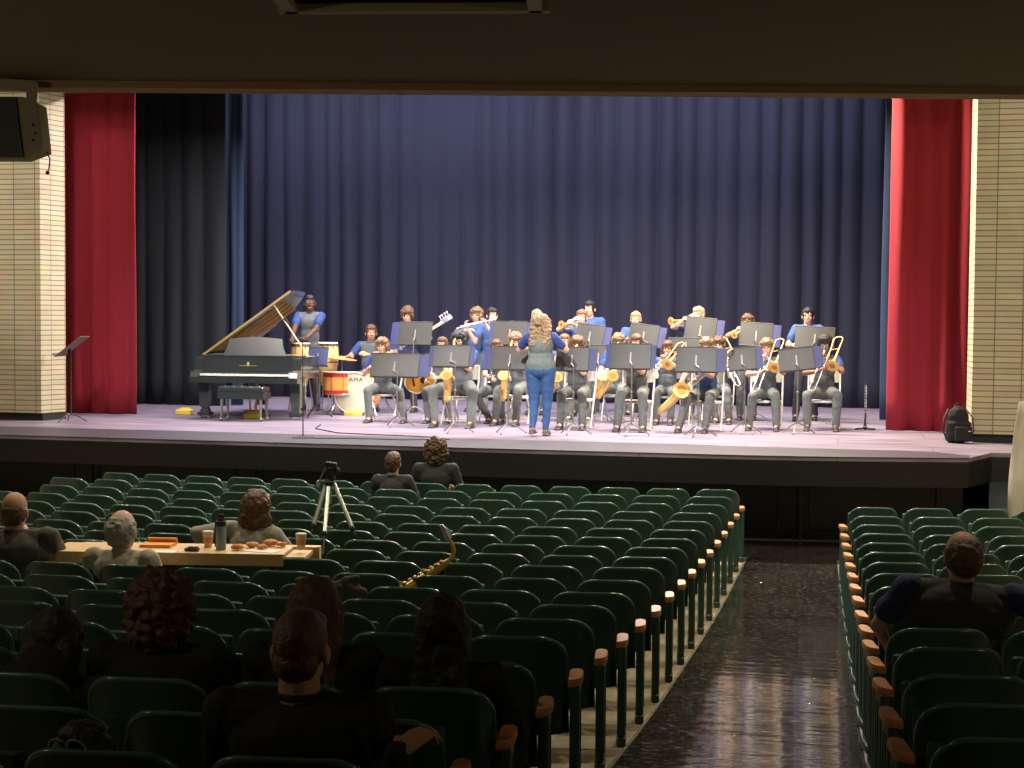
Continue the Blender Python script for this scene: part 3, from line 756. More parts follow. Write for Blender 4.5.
# ------------------------------------------------------------------ instruments (own local frames)
def sax(label, M, group='saxophones in the band', L=.52, worn=False):
    r_ = empty('saxophone', label, 'saxophone', M, group)
    b = MB(); r1 = .029
    zs = [0, -.1, -.2, -.3, -.4, -L]; pts = [V((0,0,z)) for z in zs]; rad = [.013+(r1-.013)*(-z/L) for z in zs]
    bow = arc((0,-.065,-L), .065, 0, -180, 8, (0,1,0), (0,0,1))
    pts += bow[1:]; rad += [r1+.003*i/8 for i in range(1, 9)]
    pts += [V((0,-.133,-L+.08)), V((0,-.142,-L+.15)), V((0,-.160,-L+.20)), V((0,-.190,-L+.235)), V((0,-.222,-L+.252))]
    rad += [.034, .040, .050, .067, .086]
    b.tube(pts, rad, 14, cap=False); b.mats = ['gold']; b.obj('body', None, r_)
    dn = (pts[-1]-pts[-2]).normalized(); q = MB(); q.tube([pts[-1]+dn*.003, pts[-1]-dn*.0], [.080, .083], 16); q.mat('gold'); q = MB(); q.mats = []; q.mat('brass_dark').tube([pts[-1]+dn*.002, pts[-1]+dn*.005], [.050, .048], 14); q.mat('gold').tube([pts[-1]-dn*.004, pts[-1]+dn*.003], [.086, .084], 16); q.obj('bell_interior', None, r_)
    q = MB(); q.tube([V((0,0,-.01)), V((0,0,.02)), V((0,.012,.05)), V((0,.045,.07)), V((0,.09,.062)), V((0,.125,.045))], [.014,.013,.012,.011,.010,.009], 10); q.obj('neck', 'gold', r_)
    q = MB(); q.cyl((0,.115,.05), (0,.20,.008), .011, .006, 8); q.obj('mouthpiece', 'rubber', r_)
    q = MB()
    for i, z in enumerate((-.08,-.13,-.18,-.26,-.31,-.36,-.42,-.47)):
        if -z > L-.04: continue
        rr = .016+.004*i/2; y = -(.013+(r1-.013)*(-z/L)); q.cyl((.004*(-1)**i, y, z), (.004*(-1)**i, y-.012, z), rr, rr, 10)
    for sx in (-.02,.02): q.tube([(sx,-.03,-.05), (sx*1.3,-.038,-L+.03)], .0035, 5)
    for z in (-.1,-.25,-.4): q.tube([(-.035,-.01,z), (.035,-.01,z)], .004, 5)
    q.obj('key', 'silver' if not worn else 'brass_dark', r_); 
    q = MB(); q.tube(arc((.0,-.03,-L+.16), .06, 20, 160, 6, (1,0,0), (0,-1,.1)), .004, 5); q.obj('key_guard', 'gold', r_)
    return r_
def flare(b, o, d, L, r0_, r1_, n=16, pw=3.2):
    k = 9; b.tube([V(o)+V(d).normalized()*L*i/k for i in range(k+1)], [r0_+(r1_-r0_)*(i/k)**pw for i in range(k+1)], n, cap=False)
def trombone(label, M, ext=.62):
    r_ = empty('trombone', label, 'trombone', M, 'trombones in the band')
    # mouthpiece at origin, slide runs towards -Y, bell section rises over the player's left shoulder (+X)
    b = MB(); 
    for x in (0, .085): b.tube([(x,-.07,0), (x,-ext-.15,0)], .0085, 8)
    b.tube([V((0,-ext-.15,0))]+arc((.0425,-ext-.15,0), .0425, 180, 360, 8, (1,0,0), (0,1,0))[1:], .009, 8)
    for y in (-.14,-.30): b.tube([(0,y,0), (.085,y,0)], .006, 6)
    b.obj('slide', 'silver', r_)
    b = MB(); b.tube([(0,0,0), (0,-.03,0), (0,-.08,0)], [.014,.009,.007], 10); b.obj('mouthpiece', 'silver', r_)
    b = MB(); b.tube([V((.085,-.12,0)), V((.085,.12,.02)), V((.085,.20,.03))]+arc((.15,.20,.03), .065, 180, 0, 8, (1,0,0), (0,1,0))[1:]+[V((.215,.1,.03)), V((.215,-.1,.03))], [.009]*11+[.011,.015], 10)
    flare(b, (.215,-.1,.03), (0,-1,0), .24, .015, .108, 20)
    b.tube([(.085,.02,0), (.215,.02,.03)], .006, 6); b.obj('bell', 'gold', r_)
    q = MB(); q.mat('gold').tube([(.215,-.336,.03), (.215,-.340,.03)], [.107,.105], 20); q.mat('brass_dark').tube([(.215,-.340,.03), (.215,-.343,.03)], [.045,.042], 16); q.obj('bell_interior', None, r_)
    return r_
def trumpet(label, M):
    r_ = empty('trumpet', label, 'trumpet', M, 'trumpets in the back row')
    b = MB(); b.tube([V((0,-.05,0)), V((0,-.36,0))]+arc((0,-.36,-.045), .045, 90, -90, 8, (0,-1,0), (0,0,1))[1:]+[V((0,-.1,-.09))]+arc((0,-.1,-.045), .045, -90, -180, 4, (0,-1,0), (0,0,1))[1:3]+[V((.01,-.12,-.03))], .0075, 8)
    b.tube([(0.02,-.06,-.01), (0.02,-.3,-.01)], [.0075,.01], 10); flare(b, (.02,-.3,-.01), (0,-1,0), .2, .01, .062, 18)
    b.obj('bell', 'gold', r_)
    q = MB(); q.mat('gold').tube([(.02,-.497,-.01), (.02,-.501,-.01)], [.061,.060], 18); q.mat('brass_dark').tube([(.02,-.501,-.01), (.02,-.503,-.01)], [.028,.026], 14); q.obj('bell_interior', None, r_)
    for k in range(3): q = MB(); q.cyl((.01,-.18-k*.028,-.11), (.01,-.18-k*.028,.035), .0115, None, 10); q.cyl((.01,-.18-k*.028,.035), (.01,-.18-k*.028,.055), .005, None, 8); q.obj('valve', 'silver', r_)
    q = MB(); q.tube([(0,0,0), (0,-.02,0), (0,-.06,0)], [.013,.007,.006], 10); q.obj('mouthpiece', 'silver', r_)
    return r_
def clarinet(label, M, L=.62):
    r_ = empty('clarinet', label, 'clarinet', M)
    b = MB(); b.tube([(0,0,0), (0,0,-.07), (0,0,-.09), (0,0,-L+.1), (0,0,-L+.04), (0,0,-L)], [.006,.011,.013,.0145,.02,.034], 12); b.obj('body', 'rubber', r_)
    q = MB()
    for z in (-.10,-.22,-.36,-L+.02): q.cyl((0,0,z), (0,0,z-.012), .018 if z > -L+.05 else .034, None, 12)
    for k in range(9): q.ell((.004,-.018,-.14-k*.045), (.012,.006,.015))
    for x in (-.014,.014): q.tube([(x,-.014,-.12), (x,-.016,-L+.14)], .0045, 5)
    q.obj('key', 'silver', r_); return r_
# ------------------------------------------------------------------ furniture of the stage
def music_stand(label, base, top_l, top_r, bot, folder='right', post_key='stand_grey', yaw=0, tilt=22, group='music stands on the stage', back=True, lean=0, desk_key='stand_black', sheets=False):
    # base: point on the floor; desk centre height and width from the photo
    Y = base.y+.12
    pl, pr = atY(*top_l, Y), atY(*top_r, Y); pb = atY(top_l[0], bot, Y-.0)
    wd = (pr-pl).length; zt = (pl.z+pr.z)/2; zb = pb.z; cx = (pl.x+pr.x)/2; h = max(.2, (zt-zb))/math.cos(R(tilt))
    r_ = empty('music_stand', label, 'music stand', None, group, loc=(base.x, base.y, SZ))
    ox = cx-base.x; cz = (zt+zb)/2-SZ
    rot = Euler((R(-tilt), lean, R(yaw))).to_matrix()     # the desk leans away from the hall, its back towards us
    c = V((ox, .12, cz))
    def dk(p): return c+rot @ V(p)
    wdesk = wd*(.80 if folder in ('left','right','both') else 1.0)
    off = {'right': -.1*wd, 'left': .1*wd}.get(folder, 0)
    b = MB(); b.rbox(dk((off,0,0)), (wdesk, .012, h), .004, rot=rot)
    b.tube([dk((off-wdesk/2,-.005,h/2)), dk((off+wdesk/2,-.005,h/2))], .008, 6); b.tube([dk((off-wdesk/2,-.005,-h/2)), dk((off+wdesk/2,-.005,-h/2))], .008, 6)
    b.box(dk((off,.03,-h/2+.004)), (wdesk,.06,.01), rot); b.obj('desk', desk_key, r_)
    b = MB(); b.box(dk((off,-.014,-h*.1)), (.022,.012,h*.5), rot); b.ell(dk((off,-.03,-h*.28)), (.02,.022,.02)); b.obj('bracket', 'stand_grey', r_)
    b = MB(); b.tube([V((0,0,.16)), V((0,0,cz*.55))], .013, 8); b.tube([V((0,0,cz*.5)), V((0,0,cz-h*.3)), dk((off,-.028,-h*.25))], .009, 8); b.ell((0,0,cz*.55), (.02,.02,.025)); b.obj('post', post_key, r_)
    for k in range(3):
        a = R(20+120*k); b = MB(); b.tube([(0,0,.16), (.10*math.cos(a),.10*math.sin(a),.12), (.26*math.cos(a),.26*math.sin(a),.012)], .009, 6); b.ell((.26*math.cos(a),.26*math.sin(a),.012), .013); b.obj('leg', post_key, r_)
    if folder:
        b = MB()
        if folder == 'both': b.rbox(dk((0,.018,.0)), (wd, .012, h*.97), .004, rot=rot)
        else: b.rbox(dk(((1 if folder == 'right' else -1)*wd*.21,.018,.0)), (wd*.58, .012, h*.97), .004, rot=rot)
        b.obj('folder', 'folder_blue', r_)
        b = MB(); b.box(dk((off*.3,.027,.01)), (wd*.62,.003,h*.8), rot); b.obj('sheet_music', 'paper', r_)
    return r_
def folding_chair(label, M):
    r_ = empty('folding_chair', label, 'chair', M, 'white folding chairs on the stage')
    b = MB(); b.rbox((0,-.02,.445), (.42,.40,.03), .08); b.v = [(x_, y_, z_-.05) for x_, y_, z_ in b.v]; b.obj('seat', 'chair_white', r_)
    b = MB(); b.rbox((0,.225,.76), (.42,.025,.20), .01, rot=(-.12,0,0)); b.obj('backrest', 'chair_white', r_)
    for sx in (-1, 1):
        b = MB(); b.tube([(sx*.225,.235,.86), (sx*.225,.20,.62), (sx*.225,-.02,.30), (sx*.225,-.24,.012)], .012, 8); b.obj('leg', 'chair_white', r_)
        b = MB(); b.tube([(sx*.20,-.16,.385), (sx*.20,.02,.22), (sx*.20,.22,.012)], .012, 8); b.obj('leg', 'chair_white', r_)
    for p0, p1, q in (((-.225,-.19,.08), (.225,-.19,.08), .008), ((-.20,.18,.08), (.20,.18,.08), .008), ((-.225,.235,.86), (.225,.235,.86), .012)): b = MB(); b.tube([p0, p1], q, 6); b.obj('stretcher', 'chair_white', r_)
    return r_
# ------------------------------------------------------------------ the band
CONDX, CONDY = -4.1, 20.7
def seat_player(label, u_head, v_top, v_feet, face=None, chair=None, Yf=None, **k):
    g = G(u_head, v_feet)                     # feet on the floor
    if Yf: g = V((g.x, Yf, SZ))
    s = 1.08; hip = V((g.x, g.y+.43*s, SZ))
    rz = 0 if face is None else R(face)
    top = atY(u_head, v_top, hip.y)
    lean = k.pop('lean', (0,-.04)); tl = k.pop('tl', None)
    need = (top.z-SZ)
    if tl is None:
        s = max(1.0, min(1.16, need/1.31)); tl = 1.0
    hip = V((g.x, g.y+.43*s, SZ)); 
    # shift so that the head, not the hip, is under the photo point
    off = Matrix.Rotation(rz, 3, 'Z') @ V((lean[0]*.55, lean[1]*.55, 0))*s
    hx = atY(u_head, v_top, hip.y).x
    M = TR((hx-off.x, hip.y, SZ), rz, s)
    if chair: folding_chair(chair, TR((hx-off.x, hip.y+.03, SZ), rz, 1.06))
    return person(label, M, True, lean=lean, **k)
def stand_player(label, u_head, v_top, v_feet=None, Y=None, face=0, **k):
    if Y is None: g = G(u_head, v_feet); Y = g.y
    top = atY(u_head, v_top, Y); s = (top.z-SZ)/1.72
    s = max(.95, min(1.2, s))
    lean = k.get('lean', (0,0)); rz = R(face); off = Matrix.Rotation(rz, 3, 'Z') @ V((lean[0]*.55, lean[1]*.55, 0))*s
    return person(label, TR((top.x-off.x, Y, SZ), rz, s), False, **k)
def mouth_frame(P, tilt_x=0, yaw=0, roll=0, at=(0,.2,.008)):
    # instrument whose point `at` sits at the mouth
    Rm = Euler((R(tilt_x), R(roll), R(yaw)), 'XYZ').to_matrix().to_4x4()
    return P['M'] @ Matrix.Translation(P['mouth']) @ Rm @ Matrix.Translation(-V(at))
def sax_hands(tilt, roll, L=.74, yaw=0, dy=0):
    # hand targets on a sax held at the mouth of an upright sitter (head centre about (0,-.03,1.19))
    mouth = V((0,-.13,1.10)); Rm = Euler((R(tilt), R(roll), R(yaw)), 'XYZ').to_matrix()
    f = lambda p: mouth+Rm @ (V(p)-V((0,.2,.008)))
    return f((.045,.02,-.18)), f((-.045,.02,-.50*L/.74))
def sax_player(label, slabel, u, vt, vf, chair, roll=12, tilt=-8, L=.74, syaw=0, **k):
    hl, hr = sax_hands(tilt, roll, L, syaw)
    k.setdefault('pitch', 6)
    P = seat_player(label, u, vt, vf, chair=chair, handL=hl, handR=hr, dirL=(-.8,-.3,-.1), dirR=(.8,-.3,.1), nL=(-.3,-.9,0), nR=(.3,-.9,0), curl=1.0, **k)
    sax(slabel, mouth_frame(P, tilt, syaw, roll), L=L); return P
# -- front row, from the piano side to the right-hand curtain
seat_player('seated player in grey shirt hidden behind the stand nearest the drums', 383, 338, 423, chair='white folding chair of the player nearest the bass drum',
    hair=('mop','hair_lightbrown'), handL=(.12,-.36,.80), handR=(-.14,-.30,.84), footL=(.46,-.36,.075), footR=(-.09,-.42,.075), kneeL=(.8,-1,.5), kneeR=(-.1,-1,.6), shirt='polo_grey')
P = seat_player('seated guitarist behind the second stand, only hair and forehead showing', 443, 337, 424, hair=('short','hair_brown'), footL=(.2,-.36,.075), footR=(-.12,-.36,.075),
    handL=(.33,-.30,.80), handR=(-.20,-.26,.66), lean=(.02,-.05), chair='white folding chair of the guitarist')
# guitar
Mg = P['M'] @ Matrix.Translation((-.27,-.27,.64)) @ Euler((0, R(-12), R(8))).to_matrix().to_4x4()
g = empty('guitar', 'orange hollow guitar held low behind the second music stand', 'guitar', Mg)
b = MB(); n = 28; out = []
for i in range(n):
    a = 2*pi*i/n; x = .235*math.cos(a); z = (.185 if x < 0 else .145)*math.sin(a)*(1-.22*math.exp(-((x-.03)/.05)**2)); out.append((x, z))
b.prism(out, -.04, .04, Matrix.Rotation(R(90), 4, 'X')); b.mats = ['guitar_orange']; b.obj('body', None, g)
b = MB(); b.tube([(x*1.01, .04, z*1.01) for x, z in out], .011, 6, closed=True); b.tube([(x*1.01, -.04, z*1.01) for x, z in out], .011, 6, closed=True); b.obj('binding', 'ivory', g)
b = MB(); b.box((.42,-.03,.0), (.45,.022,.05)); b.obj('neck', 'wood_pale', g)
b = MB(); b.rbox((.70,-.03,.0), (.16,.018,.08), .01); b.obj('headstock', 'rubber', g)
b = MB(); b.cyl((.05,-.047,0), (.05,-.05,0), .05); b.box((-.1,-.05,0), (.03,.02,.12)); b.obj('bridge', 'rubber', g)
sax_player('large seated saxophonist in grey and blue shirt behind the third stand', 'saxophone held upright between the knees of the large seated player', 460, 331, 428,
    'white folding chair under the large seated saxophonist', roll=2, tilt=-14, fat=1.28, hair=('mop','hair_black'), skin='skin_tan', footL=(.26,-.42,.075), footR=(-.24,-.42,.075), kneeL=(.5,-1,.6), kneeR=(-.5,-1,.6), shoulders=1.12)
# legs crossed player holding a clarinet
P = seat_player('seated clarinettist with one leg tucked, left of the conductor', 497, 345, 424, chair='white folding chair left of the conductor', hair=('long','hair_brown'), handL=(.03,-.34,.88), handR=(-.02,-.38,.72),
    footL=(.18,-.43,.075), footR=(-.05,-.30,.075), kneeR=(-.7,-1,.6), fat=1.05)
clarinet('black and silver clarinet held by the player left of the conductor', mouth_frame(P, -38, 0, 0, (0,0,0)))
sax_player('seated saxophonist with pale brown hair, face just above the desk beside the conductor', 'saxophone held upright just left of the conductor', 516, 333, 426,
    'white folding chair of the saxophonist just left of the conductor', roll=4, tilt=-14, hair=('mop','hair_lightbrown'), footL=(.1,-.42,.075), footR=(-.2,-.42,.075))
P = seat_player('seated player with short fair hair directly right of the conductor, hands at mouth', 565, 334, 422, hair=('short','hair_lightbrown'), handL=(.05,-.2,1.02), handR=(-.06,-.24,1.0), dirL=(-.3,-.2,.9), dirR=(.3,-.2,.9), footR=(-.2,-.40,.075), skin='skin_light')
sax_player('seated saxophonist with reddish bob behind the stand right of the conductor', 'saxophone slanting down beside the conductor\'s right hip', 578, 336, 430,
    'white folding chair right of the conductor', roll=26, tilt=-12, hair=('bob','hair_brown'), footL=(.15,-.43,.075), footR=(-.17,-.43,.075))
P = sax_player('seated saxophonist with pale brown hair sitting partly behind the wide centre desk', 'dark saxophone resting against the thigh left of the wide centre desk', 619, 334, 424,
    'white folding chair set back left of the wide centre desk', roll=20, tilt=-10, hair=('mop','hair_lightbrown'), footL=(.05,-.35,.075), footR=(-.38,-.38,.075))
sax_player('seated saxophonist in black shoes behind the wide centre desk', 'bright gold saxophone angled down left under the wide centre desk', 637, 334, 432,
    'white folding chair behind the wide centre desk', roll=34, tilt=-12, hair=('short','hair_brown'), footL=(.15,-.43,.075), footR=(-.20,-.43,.075), L=.76)
def bone_player(label, tlabel, u, vt, vf, chair, ty=14, tx=24, roll=0, ext=.62, **k):
    Rm = Euler((R(tx), R(roll), R(ty)), 'XYZ').to_matrix(); mouth = V((0,-.145,1.10))
    f = lambda p: mouth+Rm @ V(p)
    P = seat_player(label, u, vt, vf, chair=chair, handL=f((.07,-.10,-.05)), handR=f((0,-.36,-.04)), dirL=(-.5,-.3,.7), dirR=(.5,-.5,.5), nL=(-.8,-.3,0), nR=(.7,-.3,0), poleL=(.9,.2,-.6), poleR=(-.9,.2,-.6), **k)
    trombone(tlabel, P['M'] @ Matrix.Translation(P['mouth']) @ Rm.to_4x4(), ext); return P
bone_player('seated trombonist with long brown hair to the left of the large low saxophone', 'trombone pointing down between the wide centre desk and the large saxophone', 668, 341, 425,
    'white folding chair of the long-haired trombonist', ty=-28, tx=34, hair=('long','hair_brown'), skin='skin_tan', footL=(.1,-.42,.075), footR=(-.12,-.42,.075))
P = seat_player('seated player with low slanting baritone saxophone, head hidden behind the tall desk', 707, 338, 433, chair='white folding chair under the baritone saxophonist',
    hair=('mop','hair_lightbrown'), handL=(-.08,-.36,.86), handR=(-.36,-.36,.62), dirR=(.6,-.4,0), footL=(.02,-.40,.075), footR=(-.34,-.42,.075), shirt='shirt_lightblue', sleeve=None, collar='shirt_lightblue', fat=1.05)
sax('large baritone saxophone slanting far down left across the knees', P['M'] @ Matrix.Translation((.30,-.34,1.10)) @ Euler((R(-6),R(47),R(-8))).to_matrix().to_4x4() @ Matrix.Scale(1.4, 4), L=.80)
P = bone_player('seated trombonist with brown hair and drooping slide behind the tall desk', 'trombone with its slide dropping between the tall desk and its right neighbour', 719, 337, 424,
    'white folding chair set back behind the tall desk', ty=30, tx=40, hair=('mop','hair_brown'), footL=(.2,-.43,.075), footR=(0,-.43,.075))
bone_player('seated trombonist with light brown hair, second from the right-hand end', 'trombone with bell facing the hall, second from the right-hand end', 767, 339, 431,
    'white folding chair second from the right-hand end', ty=-16, tx=42, roll=0, hair=('mop','hair_lightbrown'), footL=(.17,-.43,.075), footR=(-.22,-.40,.075))
bone_player('seated trombonist with dark afro hair at the right-hand end', 'trombone held by the afro-haired player at the right-hand end', 825, 337, 431,
    'white folding chair at the right-hand end of the front row', ty=-20, tx=42, hair=('afro','hair_black'), skin='skin_brown', footL=(.17,-.43,.075), footR=(-.22,-.42,.075), kneeL=(.3,-1,.6), kneeR=(-.4,-1,.6))
# -- back row, standing
P = stand_player('standing conga player in glasses and grey and blue polo shirt', 310, 294, Y=25.0, hair=('crop','hair_black'), skin='skin_dark', glasses=True, handL=(.10,-.42,1.08), handR=(-.12,-.44,1.05), dirL=(-.2,-.9,.1), dirR=(.3,-.9,-.1), nL=(0,0,-1), nR=(0,0,-1), curl=.3, yaw=18)
CONGA = P
P = stand_player('bass guitarist with curly brown hair behind a tall music stand', 408, 306, Y=25.2, hair=('mop','hair_brown'), handL=(.45,-.28,1.22), handR=(-.18,-.30,.98), shirt='navy', sleeve=None, pants='trouser_dark', pitch=14)
Mb = P['M'] @ Matrix.Translation((-.10,-.27,1.0)) @ Euler((0, R(-32), R(6))).to_matrix().to_4x4()
g = empty('bass_guitar', 'dark blue and silver electric bass with its neck pointing up right', 'bass guitar', Mb)
b = MB(); out = []
for i in range(28):
    a = 2*pi*i/28; x = .22*math.cos(a); z = (.17)*math.sin(a)*(1-.25*math.exp(-((x-.02)/.05)**2)); out.append((x, z))
b.prism(out, -.022, .022, Matrix.Rotation(R(90), 4, 'X')); b.mats = ['navy']; b.obj('body', None, g)
b = MB(); b.box((.53,-.03,0), (.70,.02,.045)); b.obj('neck', 'wood_pale', g)
b = MB(); b.rbox((.95,-.03,.01), (.2,.018,.08), .01)
for k in range(4): b.cyl((.88+k*.045,-.03,.04), (.88+k*.045,-.03,.10), .006); b.ell((.88+k*.045,-.03,.10), (.016,.008,.018)); b.cyl((.88+k*.045,-.045,.0), (.88+k*.045,-.03,.0), .012)
b.obj('headstock', 'silver', g)
b = MB()
for z in (-.012,-.004,.004,.012): b.tube([(-.14,-.045,z), (.9,-.043,z)], .0018, 4)
b.box((-.02,-.03,0), (.05,.03,.08)); b.box((.08,-.03,0), (.03,.03,.08)); b.obj('string', 'silver', g)
stand_player('standing player with light brown hair behind the flute', 477, 307, Y=25.6, hair=('mop','hair_lightbrown'), shirt='shirt_lightblue', sleeve=None, handL=(.12,-.3,1.3), handR=(-.12,-.3,1.3), face=-8, shoulders=.92, skin='skin_tan')
P = stand_player('standing flautist with dark hair, face turned above the back desk', 492, 307, Y=25.25, hair=('short','hair_black'), shirt='shirt_lightblue', sleeve=None, face=6, yaw=18, handL=(-.05,-.26,1.42), handR=(-.36,-.24,1.36), dirR=(-.3,-.1,.9), dirL=(-.3,-.2,.9), poleR=(-.3,-.4,-1), poleL=(.5,-.2,-1), shoulders=.92)
mw_ = P['M'] @ P['mouth']; far = atY(457, 328.5, mw_.y-.28)
d = (far-mw_).normalized(); a0 = mw_-d*.07+V((0,-.03,0)); L = (far-mw_).length+.07
fl_ = empty('flute', 'shining white flute held out to the left in the back row', 'flute', frame(a0, d))
b = MB(); b.tube([(0,0,0), (0,0,L)], .015, 10); b.obj('body', 'silver', fl_)
b = MB()
for k in range(12): b.cyl((0,.012,.2+k*(L-.24)/12), (0,.026,.2+k*(L-.24)/12), .014, None, 10)
b.ell((0,.008,.09), (.02,.012,.03)); b.obj('key', 'white', fl_)
stand_player('blond player in the back row half hidden by the conductor\'s hair', 537, 309, Y=25.2, hair=('short','hair_blond'), handL=(.06,-.3,1.36), handR=(-.06,-.3,1.34), shirt='polo_grey')
stand_player('tall dark-haired player standing at the very back in a navy shirt', 590, 300, Y=26.1, hair=('short','hair_black'), shirt='shirt_lightblue', sleeve=None, yaw=-8)
def trumpeter(label, tlabel, u, vt, Y, tx=0, ty=-20, **k):
    Rm = Euler((R(tx), 0, R(ty)), 'XYZ').to_matrix(); mouth = V((0,-.12,1.55))
    f = lambda p: mouth+Rm @ V(p)
    P = stand_player(label, u, vt, Y=Y, handL=f((.035,-.17,-.07)), handR=f((-.025,-.19,-.02)), dirL=(-.6,-.5,.5), dirR=(.6,-.5,.5), nL=(-1,0,0), nR=(1,0,0), poleL=(.9,.1,-.5), poleR=(-.9,.1,-.5), curl=1.1, **k)
    trumpet(tlabel, P['M'] @ Matrix.Translation(P['mouth']) @ Rm.to_4x4()); return P
trumpeter('trumpeter with light brown hair in front of the tall dark-haired player', 'trumpet raised by the player in front of the tall dark-haired player', 582, 309, 25.1, 4, -30, hair=('short','hair_lightbrown'), skin='skin_light', shirt='shirt_lightblue', sleeve=None)
stand_player('blond player standing behind a slanted desk in the middle of the back row', 636, 311, Y=25.2, hair=('short','hair_blond'), shirt='shirt_lightblue', sleeve=None, handL=(.1,-.3,1.25), handR=(-.12,-.3,1.25))
trumpeter('blond trumpeter with trumpet raised to the left above a tall desk', 'gold trumpet pointing left above the tall back desk', 699, 306, 24.9, 2, -42, hair=('short','hair_blond'), yaw=-26, skin='skin_light', shirt='polo_grey')
trumpeter('trumpeter with brown bob in the back row, second from the right', 'silver-mouthed trumpet of the brown-haired player second from the right', 748, 314, 24.9, 14, -24, hair=('bob','hair_brown'), skin='skin_tan', shirt='shirt_lightblue', sleeve=None)
stand_player('standing player in glasses and black trousers at the right end of the back row', 808, 307, v_feet=421, hair=('short','hair_black'), glasses=True, pants='trouser_dark', shirt='shirt_lightblue', sleeve=None, handL=(.08,-.34,1.35), handR=(-.2,-.3,1.15), skin='skin_light', footL=(.12,-.02,.075), footR=(-.16,-.05,.075))
# conductor, back to the hall
g = G(540, 436)
sC = (atY(541, 314, g.y).z-SZ)/1.72
P = person('conductor with long curly blond hair, grey and blue top and blue jeans, seen from behind', TR((atY(541,314,g.y).x, g.y, SZ), R(180), sC), False, hair=('longcurly','hair_curls'), shirt='tee_green', sleeve='polo_blue', pants='jeans', shoe='sandal', fat=1.25, shoulders=1.0,
    handL=(.22,-.36,1.22), handR=(-.22,-.36,1.22), dirL=(-.2,-.8,.4), dirR=(.2,-.8,.4), nL=(0,-.2,-1), nR=(0,-.2,-1), curl=.5, poleL=(.9,.3,-.6), poleR=(-.9,.3,-.6), footL=(.085,.12,.11), footR=(-.075,-.03,.075), kneeL=(-.05,-1,.2), kneeR=(.05,-1,.2), voxel=.008, face=True, tunic=True, cuff=.043)
# drummer
P = seat_player('seated drummer with short brown hair in grey and blue polo shirt', 371, 320, 416, Yf=25.0, hair=('short','hair_brown'), skin='skin_tan', yaw=20, handL=(.08,-.40,.86), handR=(-.22,-.38,.84), footL=(.2,-.42,.075), footR=(-.22,-.42,.075), lean=(0,.02))
DR = P
# ------------------------------------------------------------------ music stands
ms = music_stand
def BY(u, Y): p = atY(u, 420, Y); return V((p.x, Y, SZ))
ms('wide black music stand nearest the bass drum with a blue folder', G(397,426.5), (371,353.5), (431,354), 376, 'right')
ms('small dark music desk just right of the stand nearest the bass drum', G(437,421), (424,353.5), (450,353.5), 375, None)
ms('tall back-row music stand in front of the bass guitarist', BY(413,24.35), (391,322.5), (432,321.5), 344, 'left')
ms('black music stand in front of the large seated saxophonist', G(455,432.5), (429,345), (474,346), 366, 'both')
ms('black music stand just left of the conductor with a blue folder edge', G(508,433.5), (484,346.5), (528,347), 369, 'left')
ms('back-row music stand left of the conductor\'s hair, blue folder edges', BY(512,24.35), (489,321), (531,322), 344, 'both')
ms('black music stand just right of the conductor with a blue folder', G(573,434.5), (556,348), (597,347), 370, 'right')
ms('slanted back-row music stand in front of the tall dark-haired player', BY(589,24.35), (576,325), (611,325), 346, 'right', lean=.12)
ms('dark music desk set back behind the gap beside the wide centre desk', BY(598,23.9), (590,345), (607,346), 368, None)
ms('wide centre music stand with blue folder showing at both sides', G(631,435.5), (606,344), (656,344), 368, 'both')
ms('slanted back-row music stand in front of the middle blond player', BY(647,24.35), (629,325), (666,325), 346, 'right', lean=.12)
ms('low dark music desk behind the long-haired trombonist', BY(688,23.9), (668,339), (704,339.5), 349, None)
ms('tall slanted back-row music stand below the raised gold trumpet', BY(703,24.35), (685,318), (724,318), 342, 'right', lean=.1)
ms('broad black music stand above the baritone saxophone', G(698,436.5), (676,347.5), (727,347.5), 371, 'right')
ms('grey music stand left of the trombonist second from the right', G(744,433.5), (728,347), (763,347.5), 369, 'right', lean=-.1)
ms('black back-row music stand in front of the trumpeter with the brown bob', BY(755,24.35), (740,323), (781,323.5), 346, 'right', lean=.06)
ms('tilted music stand at the right-hand end of the front row', G(797,433.5), (779,347), (823,348), 369, 'right', lean=-.12)
ms('black back-row music stand in front of the player in black trousers', BY(811,24.35), (795,327), (835,327), 348, None, lean=.05)
ms('small navy music desk standing in front of the congas', G(316,417), (308,347), (328,348), 365, None, desk_key='navy', post_key='rubber')
# lone stand by the left red curtain
bs = G(71, 422); r_ = empty('music_stand', 'lone black music stand turned sideways by the left red curtain', 'music stand', None, 'music stands on the stage', loc=bs)
b = MB(); b.tube([(0,0,.12), (0,0,.80)], .013, 8); b.tube([(0,0,.75), (0,0,1.12)], .009, 8); b.obj('post', 'stand_black', r_)
b = MB(); rt = Euler((0, R(-38), R(12))).to_matrix(); b.rbox((.03,.0,1.17), (.50,.5,.012), .01, rot=rt); b.box(V((.03,0,1.17))+rt @ V((-.25,0,.03)), (.012,.5,.06), rt); b.obj('desk', 'stand_grey', r_)
b = MB(); b.box((-.02,0,1.10), (.04,.03,.1)); b.obj('bracket', 'stand_black', r_)
for k in range(3): a = R(10+120*k); b = MB(); b.tube([(0,0,.12), (.1*math.cos(a),.1*math.sin(a),.10), (.25*math.cos(a),.25*math.sin(a),.012)], .009, 6); b.obj('leg', 'stand_black', r_)
